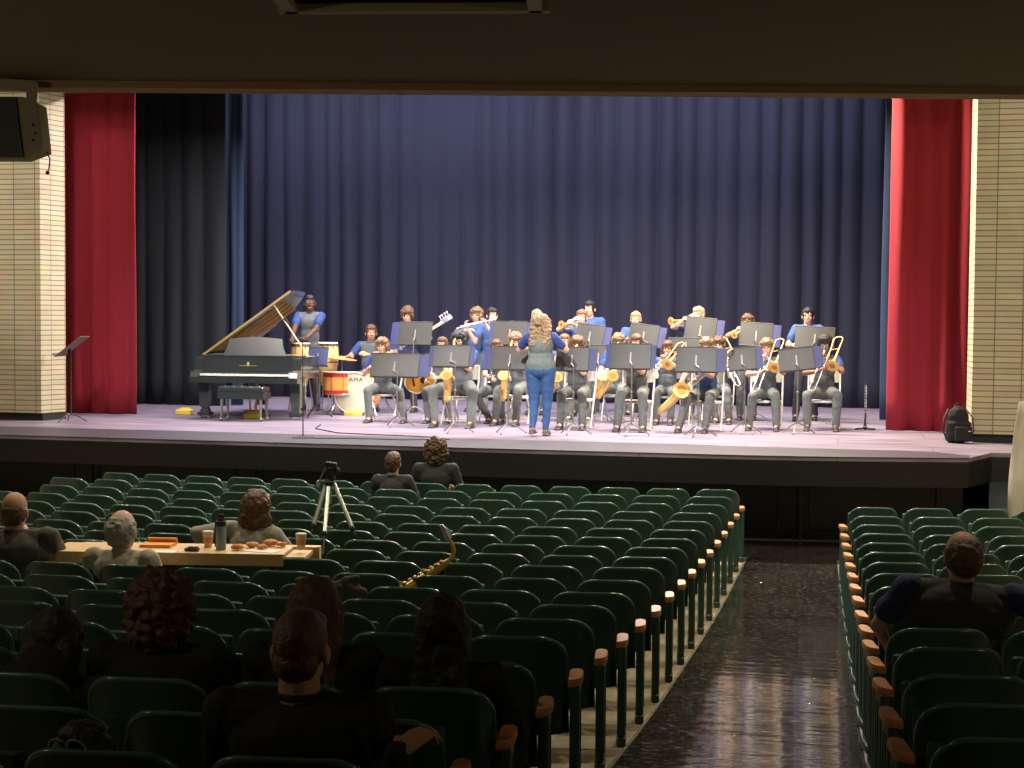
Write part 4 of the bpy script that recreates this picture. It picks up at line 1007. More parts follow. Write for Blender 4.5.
# ------------------------------------------------------------------ grand piano
pl, pr = G(203, 418), G(298, 420); pc = (pl+pr)/2; wide = 1.78
ang = math.atan2(pr.y-pl.y, pr.x-pl.x); 
PM = TR((pc.x+.0, pl.y+.02, SZ), R(2), 1.0)
r_ = empty('grand_piano', 'black grand piano with its lid propped open, facing the hall', 'piano', PM)
W2 = wide/2
def plan(g=0):
    o = [(-W2-g,-.05), (W2+g,-.05), (W2+g,.55), (W2+g-.03,.9)]
    for k in range(1, 9): t = k/8; o.append((W2-.03-(wide*.62)*t**1.3+g*.5, .9+(.95)*math.sin(t*pi/2)**1.2))
    o += [(-W2+.25,1.98), (-W2+.08,1.95), (-W2-g,1.8)]
    return o
b = MB(); b.prism(plan(), .66, 1.0); b.obj('case', 'piano_black', r_, smooth=False)
b = MB(); b.prism([(x*.94, y*.95+.05) for x, y in plan()], .99, 1.004); b.obj('soundboard', 'piano_gold', r_, smooth=False)
b = MB(); b.box((0,-.16,.635), (wide+.02,.34,.09)); b.obj('key_bed', 'piano_black', r_, smooth=False)
b = MB(); b.box((0,-.20,.715), (wide-.30,.17,.03))
b.obj('keyboard', 'ivory', r_, smooth=False)
b = MB()
for o_ in range(7):
    for k in (0,1,3,4,5): b.box((-W2+.17+(o_*7+k+1)*(wide-.34)/51, -.165, .738), (.014,.10,.018))
b.obj('black_keys', 'rubber', r_, smooth=False)
b = MB(); b.box((0,-.075,.85), (wide-.26,.03,.24)); b.obj('fallboard', 'piano_black', r_, smooth=False)
b = MB(); b.box((0,-.094,.86), (.30,.004,.008)); b.ell((0,-.094,.89), (.022,.004,.03)); b.obj('maker_lettering', 'piano_gold', r_)
for sx in (-1, 1):
    b = MB(); b.prism([(-.33,0),(-.30,.10),(-.12,.13),(-.10,.32),(.0,.34),(.0,-.0)], -.07, .07, Matrix.Translation((sx*(W2-.07),0,.66)) @ Matrix(((0,0,1,0),(1,0,0,0),(0,1,0,0),(0,0,0,1)))); b.obj('arm', 'piano_black', r_, smooth=False)
    b = MB(); b.box((sx*(W2-.12),.03,.42), (.15,.15,.46), taper=1.15); b.box((sx*(W2-.12),.03,.16), (.10,.10,.10)); b.box((sx*(W2-.12),.03,.12), (.13,.13,.06)); b.obj('leg', 'piano_black', r_, smooth=False)
    b = MB(); b.box((sx*(W2-.12),.03,.075), (.2,.2,.05)); b.obj('dolly', 'rubber', r_)
    for dx in (-.07,.07): b = MB(); b.cyl((sx*(W2-.12)+dx-.012,.0,.03), (sx*(W2-.12)+dx+.012,.0,.03), .03); b.obj('caster', 'silver', r_)
b = MB(); b.box((-.35,1.55,.40), (.15,.15,.52), taper=1.1); b.cyl((-.37,1.55,.04), (-.33,1.55,.04), .04); b.obj('leg', 'piano_black', r_, smooth=False)
b = MB()
for x in (-.07,.07): b.tube([(x,.12,.66), (x*.7,.14,.12)], .014, 6)
b.box((0,.12,.11), (.26,.12,.05)); b.tube([(0,.5,.64), (0,.2,.16)], .008, 6)
for x in (-.07,0,.07): b.box((x,.02,.085), (.03,.14,.012))
b.obj('pedal_lyre', 'brass_dark', r_, smooth=False)
b = MB(); hw = .45; dsk = []
for k in range(9): t = k/8; dsk.append((-hw-.09+.09*math.sin(t*pi/2), t*.27))
dsk2 = [(-x, z) for x, z in dsk]; po = dsk+[(-.2,.295),(0,.30),(.2,.295)]+dsk2[::-1]
b.prism(po, -.012, .012, Matrix.Translation((.02,.16,1.02)) @ Euler((R(78),0,0)).to_matrix().to_4x4()); b.obj('music_desk', 'piano_black', r_, smooth=False)
b = MB(); b.box((0,.12,1.012), (wide-.1,.34,.02)); b.obj('front_lid_flap', 'piano_black', r_, smooth=False)
lidA = R(35)
LM = Matrix.Translation((-W2,0,1.02)) @ Matrix.Rotation(-lidA, 4, 'Y') @ Matrix.Translation((W2,0,0))
b = MB(); b.prism([(x*1.01, y) for x, y in [(px, py) for px, py in plan(.02) if py > -.1] if True], 0, .022, LM @ Matrix.Translation((0,.33,0)) @ Matrix.Scale(.85, 4, V((0,1,0)))); b.obj('lid', 'piano_black', r_, smooth=False)
b = MB(); b.box((0,.285,.012), (wide+.04,.01,.035), None, 1, LM); b.obj('lid_edge', 'piano_gold', r_, smooth=False)
b = MB()
for k in range(4): b.box((.05,.62+k*.3,-.02), (1.2-.12*k,.022,.03), None, 1, LM)
b.obj('lid_batten', 'brass_dark', r_, smooth=False)
b = MB(); b.tube([LM @ V((.52,.40,0)), V((W2-.04,.40,1.0))], .012, 6); b.obj('lid_prop', 'wood_pale', r_)
# bench
bl, br_ = G(221, 421), G(258, 421.5); bc = (bl+br_)/2
r_ = empty('piano_bench', 'black tufted piano bench standing in front of the grand piano', 'bench', TR((bc.x+.02, bc.y+.14, SZ), R(2)))
b = MB(); b.rbox((0,0,.50), (.78,.36,.09), .05, seg=4); b.obj('cushion', 'piano_black', r_)
b = MB()
for i in range(5):
    for j in range(2): b.ell((-.28+i*.14,-.08+j*.16,.546), (.014,.014,.006))
b.obj('tufting_button', 'silver', r_)
b = MB(); b.box((0,0,.405), (.76,.34,.11)); b.obj('frame', 'piano_black', r_, smooth=False)
for sx in (-1,1):
    for sy in (-1,1): b = MB(); b.tube([(sx*.32,sy*.13,.36), (sx*.325,sy*.135,.10), (sx*.33,sy*.14,.055)], [.028,.017,.014], 8); b.ell((sx*.33,sy*.14,.033), (.032,.032,.033)); b.obj('leg', 'stand_grey', r_)
for u, v, lab in ((182,415,'yellow cable cover lying on the stage left of the piano'), (250,419,'yellow cable cover lying under the piano bench')):
    p = G(u, v); b = MB(); b.rbox((0,0,.045), (.27,.16,.09), .03); b.rbox((.02,0,.10), (.16,.12,.03), .02); o = b.obj('cable_cover', 'yellow', None, (p.x, p.y+.1, SZ)); tag(o, lab, 'box')
p = G(292, 414); q = MB(); q.cap((0,0,.04), (.03,0,.30), .075, .03); q.cap((.02,0,.06), (.09,0,.24), .06, .02); q.cap((-.04,0,.04), (-.05,.02,.16), .06, .03)
o = q.remesh('cloth_bag', 'bag_lilac', .012, 2, None, lambda v_: .02*noise.noise(v_*16)); o.location = p+V((-.02,.30,.03)); tag(o, 'pale lilac crumpled cloth bag standing behind the right leg of the piano', 'bag')
# ------------------------------------------------------------------ drums
kc = atY(354, 397, 24.0); kr = .345; kp = V((kc.x, 24.0, SZ))
r_ = empty('drum_kit', 'drum kit with cream bass drum head and red to orange tom', 'drum kit', TR(kp, R(-4)))
KM = Matrix.Translation((0,0,kr+.03)) @ Matrix.Rotation(R(90), 4, 'X')
b = MB(); b.lathe([(kr,-.36),(kr,.0)], 32, KM); b.obj('bass_drum_shell', 'drum_orange', r_)
b = MB(); b.lathe([(kr-.02,.004),(kr-.02,.012)], 32, KM); b.obj('bass_drum_head', 'drum_head', r_)
b = MB(); b.tube([KM @ V((kr*math.cos(a)*1.02, kr*math.sin(a)*1.02, .006)) for a in [2*pi*i/32 for i in range(32)]], .014, 6, closed=True); b.obj('bass_drum_hoop', 'ivory', r_)
b = MB()
for k in range(8): a = 2*pi*(k+.5)/8; b.tube([KM @ V(((kr+.012)*math.cos(a), (kr+.012)*math.sin(a), z)) for z in (.01,-.12)], .008, 6)
b.obj('lug', 'chrome', r_)
tx = D.curves.new('logo', 'FONT'); tx.body = 'TAMA'; tx.size = .115; tx.extrude = .002; tx.align_x = 'CENTER'; tx.space_character = 1.15; tx.materials.append(MT['rubber'])
lo_ = link('lettering_source', tx); dg_ = bpy.context.evaluated_depsgraph_get(); dg_.update(); me_ = D.meshes.new_from_object(lo_.evaluated_get(dg_)); D.objects.remove(lo_); lo = link('brand_lettering', me_, r_); lo.matrix_local = Matrix.Translation((0,-.016,kr+.03+.20)) @ Matrix.Rotation(R(90), 4, 'X') @ Matrix.Diagonal((1.0,.8,1,1))
b = MB(); b.rbox((0,-.02,.03), (.30,.14,.06), .02); b.obj('foam_block', 'yellow', r_)
for sx in (-1,1): b = MB(); b.tube([(sx*.30,.05,.28), (sx*.42,-.06,.01)], .011, 6); b.obj('spur', 'chrome', r_)
def drum(parent, c, r1_, h, keys, tilt=(0,0,0), nm='tom'):
    M_ = Matrix.Translation(c) @ Euler(tilt).to_matrix().to_4x4()
    b = MB(); k = len(keys); b.mats = []
    for i in range(k): b.mat(keys[i]); b.lathe([(r1_, h*(i/k)), (r1_, h*((i+1)/k))], 24, M_, close=False)
    b.mat(keys[0]); o = b.obj(nm+'_shell', None, parent)
    b = MB(); b.lathe([(r1_-.005,h), (r1_-.005,h+.01)], 24, M_); b.obj(nm+'_head', 'drum_head', parent)
    b = MB()
    for z in (.005, h): b.tube([M_ @ V(((r1_+.008)*math.cos(a), (r1_+.008)*math.sin(a), z)) for a in [2*pi*i/24 for i in range(24)]], .009, 6, closed=True)
    for q in range(8): a = 2*pi*q/8; b.tube([M_ @ V(((r1_+.012)*math.cos(a), (r1_+.012)*math.sin(a), z)) for z in (.01, h)], .005, 5)
    b.obj(nm+'_hoop', 'chrome', parent)
Mi = (TR(kp, R(-4))).inverted()
tc_ = Mi @ atY(335, 394.5, 24.0)
drum(r_, (tc_.x, .1, tc_.z), .255, .37, ['drum_red','drum_orange','drum_orange','drum_orange','drum_red'])
for k in range(3): a = R(30+120*k); b = MB(); b.tube([(tc_.x+.25*math.cos(a), .1+.25*math.sin(a), .55), (tc_.x+.27*math.cos(a), .1+.27*math.sin(a), .0)], .010, 6); b.obj('leg', 'chrome', r_)
drum(r_, (.12, .62, .62), .18, .14, ['chrome'], (R(6),0,0), 'snare')
b = MB(); b.tube([(.12,.62,0), (.12,.62,.62)], .012, 6); b.obj('snare_stand', 'chrome', r_)
def cymbal(c, r1_, tilt, lab='cymbal'):
    M_ = Matrix.Translation(c) @ Euler(tilt).to_matrix().to_4x4(); b = MB(); b.lathe([(r1_,0),(r1_*.6,.012),(r1_*.2,.02),(r1_*.14,.035),(.0,.04)], 24, M_); b.lathe([(r1_,-.003),(.0,.01)], 24, M_); b.obj(lab, 'gold', r_)
    b = MB(); b.tube([(c[0],c[1],c[2]+.06), (c[0],c[1],c[2]-.1), (c[0],c[1],.25)], .009, 6)
    for k in range(3): a = R(90+120*k); b.tube([(c[0],c[1],.3), (c[0]+.25*math.cos(a),c[1]+.25*math.sin(a),.01)], .008, 6)
    b.obj('cymbal_stand', 'chrome', r_)
c1 = Mi @ atY(342, 358.5, 24.3); cymbal((c1.x, c1.y, c1.z), .26, (0,R(8),0))
c2 = Mi @ atY(384, 352, 24.9); cymbal((c2.x, c2.y, c2.z), .2, (R(4),0,0))
hp = DR['M'].translation; q = empty('drum_throne', 'round black stool under the seated drummer', 'stool', TR((hp.x, hp.y+.02, SZ), 0, 1.05))
b = MB(); b.lathe([(.17,.38),(.18,.40),(.18,.43),(.15,.445)], 20); b.obj('seat', 'rubber', q)
b = MB(); b.cyl((0,0,.15), (0,0,.39), .018); b.obj('post', 'chrome', q)
for k in range(3): a = R(90+120*k); b = MB(); b.tube([(0,0,.2), (.22*math.cos(a),.22*math.sin(a),.012)], .01, 6); b.obj('leg', 'chrome', q)
for hand_, lab in (('wL','left'), ('wR','right')):
    w_ = DR[hand_]; s_ = empty('drumstick', 'pale drumstick in the drummer\'s %s hand' % lab, 'drumstick', DR['M'] @ frame(w_+V((0,.02,.0)), V((.1,-1,-.02))))
    b = MB(); b.tube([(0,0,-.05), (0,0,.30), (0,0,.34)], [.009,.007,.004], 8); b.ell((0,0,.345), .007); b.obj('shaft', 'wood_pale', s_)
# congas
def conga(u, vt, Y, r1_, h, lab, tilt=0):
    t = atY(u, vt, Y); M_ = TR((t.x, Y, t.z-h), 0)
    c = empty('conga_drum', lab, 'conga', M_, 'congas played by the standing drummer'); 
    b = MB(); b.lathe([(r1_*.70,0),(r1_*.82,h*.2),(r1_*1.08,h*.55),(r1_*1.1,h*.7),(r1_*1.0,h-.02)], 24); b.obj('shell', 'conga_wood', c)
    b = MB(); b.lathe([(r1_*1.02,h-.015),(r1_*.98,h+.004),(0,h+.006)], 24); b.obj('head', 'conga_head', c)
    b = MB(); b.lathe([(r1_*1.06,h-.06),(r1_*1.07,h-.02),(r1_*1.05,h-.02)], 24, close=False)
    for k in range(6): a = 2*pi*k/6+.3; b.tube([(r1_*1.08*math.cos(a), r1_*1.08*math.sin(a), h-.04), (r1_*1.12*math.cos(a), r1_*1.12*math.sin(a), h-.22)], .006, 5); b.box((r1_*1.1*math.cos(a), r1_*1.1*math.sin(a), h-.24), (.03,.03,.05))
    b.obj('rim', 'chrome', c)
    b = MB(); b.tube([(r1_*1.09*math.cos(2*pi*k/20), r1_*1.09*math.sin(2*pi*k/20), h*.55) for k in range(20)], .008, 6, closed=True); b.obj('band', 'rubber', c)
    zf = M_.translation.z-SZ
    for k in range(4): a = R(45+90*k); b = MB(); b.tube([(r1_*.9*math.cos(a), r1_*.9*math.sin(a), h*.35), (r1_*1.5*math.cos(a), r1_*1.5*math.sin(a), -zf+.01)], .011, 6); b.obj('leg', 'chrome', c)
conga(301, 343, 24.55, .155, .74, 'conga nearest the piano with a pale wooden shell')
conga(328, 342.5, 24.55, .165, .74, 'conga with a pale wooden shell above the orange tom')
# vibraphone
vb = atY(601, 368, 26.2); r_ = empty('vibraphone', 'vibraphone with white resonator tubes behind the seated players', 'vibraphone', TR((vb.x, 26.2, SZ), 0))
zt = vb.z-SZ+.05
b = MB(); b.box((0,0,zt), (1.3,.05,.06)); b.box((0,.45,zt), (1.3,.05,.06)); b.box((0,.2,.28), (1.3,.06,.09))
for sx in (-1,1): b.box((sx*.65,.22,zt), (.05,.5,.08))
b.obj('frame', 'rubber', r_, smooth=False)
for k in range(22): b = MB(); b.cyl((-.58+k*.055,.06,zt-.05), (-.58+k*.055,.06,zt-.48), .021, None, 10); b.obj('resonator', 'white', r_)
for k in range(22): b = MB(); b.box((-.58+k*.055,.12,zt+.05), (.042,.32-.006*k,.012)); b.obj('bar', 'silver', r_, smooth=False)
for sx in (-1,1): b = MB(); b.box((sx*.62,.22,zt/2), (.05,.4,zt)); b.obj('leg', 'rubber', r_, smooth=False)
# mic stand
p = G(303, 438); r_ = empty('microphone_stand', 'thin black microphone stand on the stage in front of the piano', 'microphone stand', None, None, loc=p)
b = MB(); b.lathe([(.15,0),(.15,.012),(.03,.03)], 20); b.obj('base', 'rubber', r_)
b = MB(); b.tube([(0,0,.02), (-.005,0,.8)], .009, 8); b.tube([(-.005,0,.8), (-.01,0,1.34)], .006, 8); b.obj('pole', 'rubber', r_)
b = MB(); b.tube([(-.01,0,1.30), (-.12,.0,1.44), (-.22,.02,1.56)], .006, 6); b.cyl((-.005,0,.78), (-.005,0,.84), .014); b.obj('boom', 'rubber', r_)
b = MB(); b.cyl((-.22,.02,1.56), (-.26,.02,1.61), .012, .02); b.ell((-.27,.02,1.62), .025); b.obj('microphone', 'rubber', r_)
pts = [p+V((.03,.0,.008)), p+V((.25,-.1,.008)), p+V((.7,.05,.008)), p+V((1.4,.0,.008)), p+V((2.0,.25,.008)), p+V((1.7,.6,.008)), p+V((.9,.75,.008)), p+V((.2,.9,.008)), p+V((-.4,1.6,.008)), p+V((-.6,2.4,.008))]
b = MB(); b.tube(pts, .008, 6); tag(b.obj('cable', 'rubber', None), 'black microphone cable lying on the stage in front of the drums', 'cable')
# clarinet on its peg stand, mouthpiece up
p = G(865, 430); clt = clarinet('black clarinet standing upright on a small stand near the right red curtain', TR((p.x, p.y, SZ+.78), R(10), 1.0), .74)
r_ = empty('clarinet_stand', 'small folding peg stand holding the upright clarinet', 'instrument stand', None, None, loc=p)
for k in range(4): a = R(40+90*k); b = MB(); b.tube([(0,0,.03), (.2*math.cos(a),.12*math.sin(a),.012)], .012, 6); b.obj('leg', 'rubber', r_)
b = MB(); b.cyl((0,0,0), (0,0,.04), .02); b.cyl((0,0,.03), (0,0,.12), .008); b.obj('peg', 'rubber', r_)
# backpack
p = G(957, 443.5); r_ = empty('backpack', 'black backpack slumped on the stage between the red curtain and brick wall', 'backpack', TR((p.x+.02, p.y+.12, SZ), R(15)))
b = MB(); b.rbox((0,0,.16), (.34,.20,.30), .09, seg=4); b.ell((0,.01,.32), (.155,.10,.19)); b.ell((.02,-.02,.12), (.18,.13,.12))
b.remesh('body', 'cloth_black', .012, 3, r_, lambda q: .010*noise.noise(q*14))
b = MB(); b.rbox((.03,-.13,.13), (.24,.07,.2), .05); b.obj('front_pocket', 'cloth_black', r_)
b = MB(); b.tube(arc((0,.02,.49), .045, 0, 180, 8), .009, 6); b.obj('handle', 'rubber', r_)
for sx in (-1,1): b = MB(); b.tube([(sx*.12,.06,.46), (sx*.2,.0,.34), (sx*.21,-.02,.16), (sx*.15,.02,.04)], .014, 6, flat=.5); b.obj('strap', 'rubber', r_)
b = MB(); b.box((.10,-.17,.17), (.04,.004,.015)); b.obj('zip_tag', 'silver', r_)
# white cloth at the right edge
p0 = atY(1019, 403, 19.0); b = MB(); n = 12; vs = []; H_ = p0.z; ncol = 16
for j in range(n+1):
    z = H_*(1-j/n)+.02
    for i in range(ncol+1): t = i/ncol; vs.append((p0.x-.10*math.sin(j/n*2.2)*(1 if j < 9 else .9)+.03*(1-j/n)*0+t*.9, 19.0+.05*math.sin(t*17+j*.25)+.03*math.sin(t*6+j*.5), z))
b.add(vs, [(j*(ncol+1)+i, j*(ncol+1)+i+1, (j+1)*(ncol+1)+i+1, (j+1)*(ncol+1)+i) for j in range(n) for i in range(ncol)]); b.mats = ['cloth_white']
r_ = empty('draped_screen', 'pale cloth draped over a frame in front of the right brick wall', 'draped cloth', None)
o = b.obj('drape', None, r_); md = o.modifiers.new('thickness', 'SOLIDIFY'); md.thickness = .01
b = MB(); b.tube([(p0.x+.02, 19.16, H_-.02), (p0.x+.9, 19.16, H_-.02)], .015, 8)
for x in (p0.x+.04, p0.x+.86): b.tube([(x+.04, 19.16, 0), (x+.04, 19.16, H_-.02)], .015, 8)
b.obj('frame', 'rubber', r_)
# ------------------------------------------------------------------ hanging loudspeaker
Ls = 8.88
c0 = atz(22, 120, Ls); r_ = empty('hanging_loudspeaker', 'olive loudspeaker with black grille hanging from a bracket at the top left', 'speaker', Matrix.Translation(c0) @ (Matrix(((r0.x, f0.x, 0), (r0.y, f0.y, 0), (0,0,1))).to_4x4()) )
k = Ls/1500.
def pxp(u, v, y): return V(((u-22)*k, y, -(v-120)*k))
def solid(name, key, pts_, y0, y1):
    n_ = len(pts_); b = MB(); b.add([pxp(u, v, y0) for u, v in pts_]+[pxp(u, v, y1) for u, v in pts_], [tuple(range(n_)), tuple(range(2*n_-1, n_-1, -1))]+[(i, n_+i, n_+(i+1)%n_, (i+1)%n_) for i in range(n_)]); b.mats = [key]; return b.obj(name, None, r_, smooth=False)
solid('cabinet', 'speaker_olive', [(-14,97),(24,97),(36,103),(41,150),(20,158),(-14,158)], 0, .2)
solid('grille', 'black', [(-14,98),(17,98),(20,128),(24,157),(-14,157)], -.02, .0)
solid('bracket', 'vent_metal', [(-14,80),(34,82),(40,84),(38,102),(44,148),(40,150),(30,146),(29,125),(29,92),(-14,88)], -.05, -.022)
b = MB()
for (u, v) in ((36,126),(38,134),(36,141)): b.cyl(pxp(u, v, -.05), pxp(u, v, -.06), .008)
b.obj('bolt', 'dark', r_)
b = MB(); b.tube([pxp(44,150,.05), pxp(47,158,.05), pxp(46,166,.05), pxp(45,171,.05)], .004, 6); b.ell(pxp(44.5,171,.05), .012); b.obj('cable', 'dark', r_)
# ------------------------------------------------------------------ the audience
def aud(label, block, row, u, v_top, fwd=.27, s=1.0, turn=0, occ=True, **k):
    kk, p, rz = nearest_seat(block, row, u)
    if occ: occupied.add((block, row, kk))
    hip = p+Matrix.Rotation(rz, 3, 'Z') @ V((0, fwd, 0))
    q = atz(u, v_top, hip.dot(f0))
    lean = k.get('lean', (0,0)); rt = rz+pi+R(turn)
    off = Matrix.Rotation(rt, 3, 'Z') @ V((lean[0]*.6, lean[1]*.6, 0))
    base = floor_z(p.x, p.y)-.02
    Tz = 1/math.sqrt(1+lean[0]**2+lean[1]**2); need = q.z-base; raw = ((need/s-.53-.096-.13)/Tz-.038-.046)/.47; tl = max(.62, min(1.3, raw))
    if raw < tl: base -= min(.16, (tl-raw)*.47*Tz)
    if 'handRw' in k:
        w_ = k.pop('handRw'); k['handR'] = TR((q.x-off.x, q.y-off.y, base), rt, s).inverted() @ atz(*w_)
    P = person(label, TR((q.x-off.x, q.y-off.y, base), rt, s), True, tl=tl, **k); P['tl'] = tl
    return P
blk = dict(shirt='cloth_black', sleeve=None, long=True, pants='trouser_dark')
aud('boy with short brown hair and black shirt in the second row, back to us', 'L', 2, 393, 452, s=1.05, hair=('short','hair_brown'), **dict(blk, shirt='shirt_black'), voxel=.011)
aud('curly-haired person in black shirt in the first row by the stage', 'L', 1, 436, 440, s=1.10, hair=('curly','hair_brown'), **dict(blk, shirt='shirt_black'), voxel=.011, shoulders=1.1)
aud('balding man in dark suit leaning his elbow on the left end of the plank table', 'L', 11, 14, 493, s=1.08, hs=1.15, hair=('bald','hair_brown'), skin='skin_tan', shirt='suit', sleeve=None, long=True, pants='trouser_dark',
    shoulders=1.35, fat=1.45, turn=8, handR=(.03,-.30,.86), poleR=(-1,-.1,-.5), dirR=(.4,-.3,.8), handL=(.2,-.4,.70), lean=(.03,-.06), fwd=.28)
aud('grey-haired man in a beige checked shirt sitting behind the plank table', 'L', 11, 122, 513, s=1.05, hair=('thin','hair_grey'), shirt='shirt_beige', sleeve=None, long=True, pants='trouser_dark', fat=1.3, shoulders=1.15, hs=1.25, skin='skin_light', lean=(0,-.05), fwd=.26, voxel=.008)
aud('woman with brown bob in grey sweater beyond the plank table', 'L', 9, 256, 492, s=1.05, hair=('bob','hair_brown'), shirt='sweater_grey', sleeve=None, long=True, pants='trouser_dark', shoulders=1.0, hs=1.15,
    handL=(.46,-.22,.74), handR=(-.22,-.3,.64), poleL=(.6,.9,.5), poleR=(-1,.4,-.6), fat=1.15, lean=(-.12,-.05), fwd=.22, roll=-6)
aud('balding man in black and blue shirt, arm along the seats right of the aisle', 'R', 14, 964, 533, s=1.04, hs=1.15, hair=('thin','hair_brown'), skin='skin_tan', glasses=True, shirt='shirt_black', sleeve='collar_navy', pants='trouser_dark', fat=1.5, shoulders=1.5,
    handR=(-.80,-.02,.82), poleR=(-.6,.9,-.8), handL=(.34,-.28,.62), poleL=(.9,.4,-.6), yaw=18, turn=-8, lean=(-.06,.0), fwd=.27, voxel=.008)
aud('person with short curly auburn hair and dark top on the left', 'L', 17, 160, 580, s=1.03, hair=('curly','hair_brown'), **blk, shoulders=1.3, fat=1.2, hs=1.15, voxel=.008, lean=(0,-.05))
P = aud('person hunched forward in a dark hooded jacket at the far left', 'L', 17, 62, 608, s=1.0, hair=('straight','hair_black'), **blk, shoulders=1.5, fat=1.4, lean=(-.05,-.35), pitch=25, hs=1.15, voxel=.009)
q = MB(); nb = P['nb']; q.ell(nb+V((0,.09,.02)), (.16,.11,.10)); q.ell(nb+V((0,.02,.06)), (.13,.1,.09)); q.remesh('hood', 'cloth_black', .01, 3, P['root'], lambda p: .008*noise.noise(p*12))
aud('woman with long dark hair and black top behind the man with cropped hair', 'L', 17, 314, 580, s=1.05, hair=('straight','hair_brown'), **blk, shoulders=1.25, fat=1.1, voxel=.008)
aud('woman with long straight dark hair in the seat behind the saxophone', 'L', 17, 443, 597, s=1.02, hair=('straight','hair_black'), **blk, shoulders=1.15, voxel=.008, fwd=.24)
P = aud('man with cropped brown hair and black shirt, hand on the neighbouring armrest', 'L', 19, 299, 609, s=1.04, hair=('crop','hair_brown'), skin='skin_tan', **blk, shoulders=1.3, fat=1.15, voxel=.006,
    handRw=(398,752,4.45), dirR=(-.5,-.75,.35), nR=(0,-.3,-1), poleR=(-.3,.3,-1), curl=.8, fwd=.22, pitch=6, roll=0, turn=-4)
P = aud('person low in the seat with dark hair gathered in a pale clip', 'L', 19, 108, 722, s=1.0, hair=('bun','hair_black'), **blk, voxel=.009, fwd=.30, lean=(0,-.75), pitch=10)
q = MB()
for dx in (-.022, .03): q.tube(arc(P['HM'] @ V((dx,.13,.06)), .03, 0, 300, 10, (1,.1,.2), (.1,.2,1)), .0035, 6); 
q.tube([P['HM'] @ V((-.02,.13,-.02)), P['HM'] @ V((.035,.135,.09))], .004, 6); q.obj('hair_clip', 'sweater_grey', P['root'])
# coats on seats
def coat(label, key, pts, voxel=.01, nm='coat'):
    q = MB()
    for a, b_, r1_, r2_ in pts: q.cap(a, b_, r1_, r2_, 12)
    o = q.remesh(nm, key, voxel, 4, None, lambda p: .014*noise.noise(p*9)+.008*noise.noise(p*23)); tag(o, label, 'coat'); return o
zc = 9.45; A = lambda u, v, z=zc: atz(u, v, z)
coat('grey-brown coat thrown over the seat backs in front of the long-haired woman', 'coat_grey',
    [(A(298,581), A(328,579), .022, .022), (A(310,586), A(338,584), .03, .03), (A(345,581,9.45), A(357,579,9.45), .035,.03), (A(350,588,9.45), A(361,592,9.45), .05,.04), (A(344,592,9.45), A(352,604,9.45), .045,.05), (A(336,586,9.45), A(348,590,9.45), .035,.05)], .008)
zr = 5.75; A = lambda u, v, z=zr: atz(u, v, z)
coat('black coat hung over the seat in the lower right corner', 'cloth_black', [(A(968,722), A(1060,716), .035,.05), (A(966,750), A(1060,750), .06,.09), (A(962,790), A(1060,790), .07,.09)], .01)
# ------------------------------------------------------------------ plank table across the seat backs
TZ = 1.045
def tp(u, v): return G(u, v, TZ)
f_l, f_r = tp(47, 551), tp(283, 554.5); b_l, b_r = tp(75, 539.5), tp(283, 544.5)
dx = (f_r-f_l).normalized(); dy = V((-dx.y, dx.x, 0)); rot = Matrix(((dx.x,dy.x,0),(dx.y,dy.y,0),(0,0,1))); Lw = (f_r-f_l).length
r_ = empty('plank_table', 'pale pine plank table laid across the seat backs', 'table', Matrix.Translation(f_l) @ rot.to_4x4())
dep = .46
b = MB(); b.box((Lw*.5, .02, -.045), (Lw, .038, .09)); b.obj('front_beam', 'plank', r_, smooth=False)
b = MB(); b.box((Lw*.5-.0, dep/2+.02, -.012), (Lw-.002, dep-.045, .022))
b.obj('top_board', 'plank', r_, smooth=False)
b = MB(); b.box((Lw*.5+.16, dep+.0, -.055), (Lw+.08, .09, .10)); b.obj('rear_beam', 'plank', r_, smooth=False)
b = MB(); b.box((Lw+.08, .22, -.04), (.15, .36, .03)); b.obj('end_board', 'plank', r_, smooth=False)
def at(u, v): p = tp(u, v); p.z = TZ+.0015; return p
# things on the table
p = at(221, 549.5); r_ = empty('water_bottle', 'grey-blue water bottle with black flip lid on the plank table', 'bottle', TR(p))
b = MB(); b.lathe([(.036,0),(.039,.004),(.039,.17),(.035,.18)], 20); b.obj('body', 'bottle_grey', r_)
b = MB(); b.lathe([(.037,.178),(.039,.182),(.039,.215),(.03,.222),(.028,.24),(.016,.245)], 20); b.rbox((0,0,.255), (.045,.03,.025), .01); b.obj('lid', 'rubber', r_)
b = MB(); b.tube([(-.02,0,.24),(-.028,0,.262),(0,0,.275),(.028,0,.262),(.02,0,.24)], .005, 6); b.obj('loop', 'rubber', r_)
b = MB(); b.box((-.04,0,.12), (.012,.02,.2)); b.obj('strap', 'rubber', r_)
def paper_cup(u, v, lab, lid=True):
    r_ = empty('paper_cup', lab, 'cup', TR(at(u, v)), 'paper coffee cups on the plank table')
    b = MB(); b.lathe([(.028,0),(.041,.112)], 18); b.obj('cup_body', 'cup', r_)
    b = MB(); b.lathe([(.044,.108),(.044,.118),(.038,.124)], 18); b.obj('lid', 'cup_lid', r_)
    b = MB(); b.lathe([(.0335,.035),(.0375,.075)], 18, close=False); 
    for v_ in range(len(b.v)): x_, y_, z_ = b.v[v_]; b.v[v_] = (x_*1.03, y_*1.03, z_)
    b.obj('sleeve', 'arm_wood', r_)
paper_cup(208, 547, 'paper coffee cup half hidden behind the water bottle'); paper_cup(301, 549.5, 'paper coffee cup alone on the right end of the plank table')
p = at(158, 546); b = MB(); b.box((0,0,.01), (.24,.17,.02), (0,0,.15)); b.box((.0,.085,.03), (.23,.012,.05), (.5,0,.15)); tag(b.obj('envelope', 'envelope', None, p, smooth=False), 'orange padded envelope lying on the plank table', 'envelope')
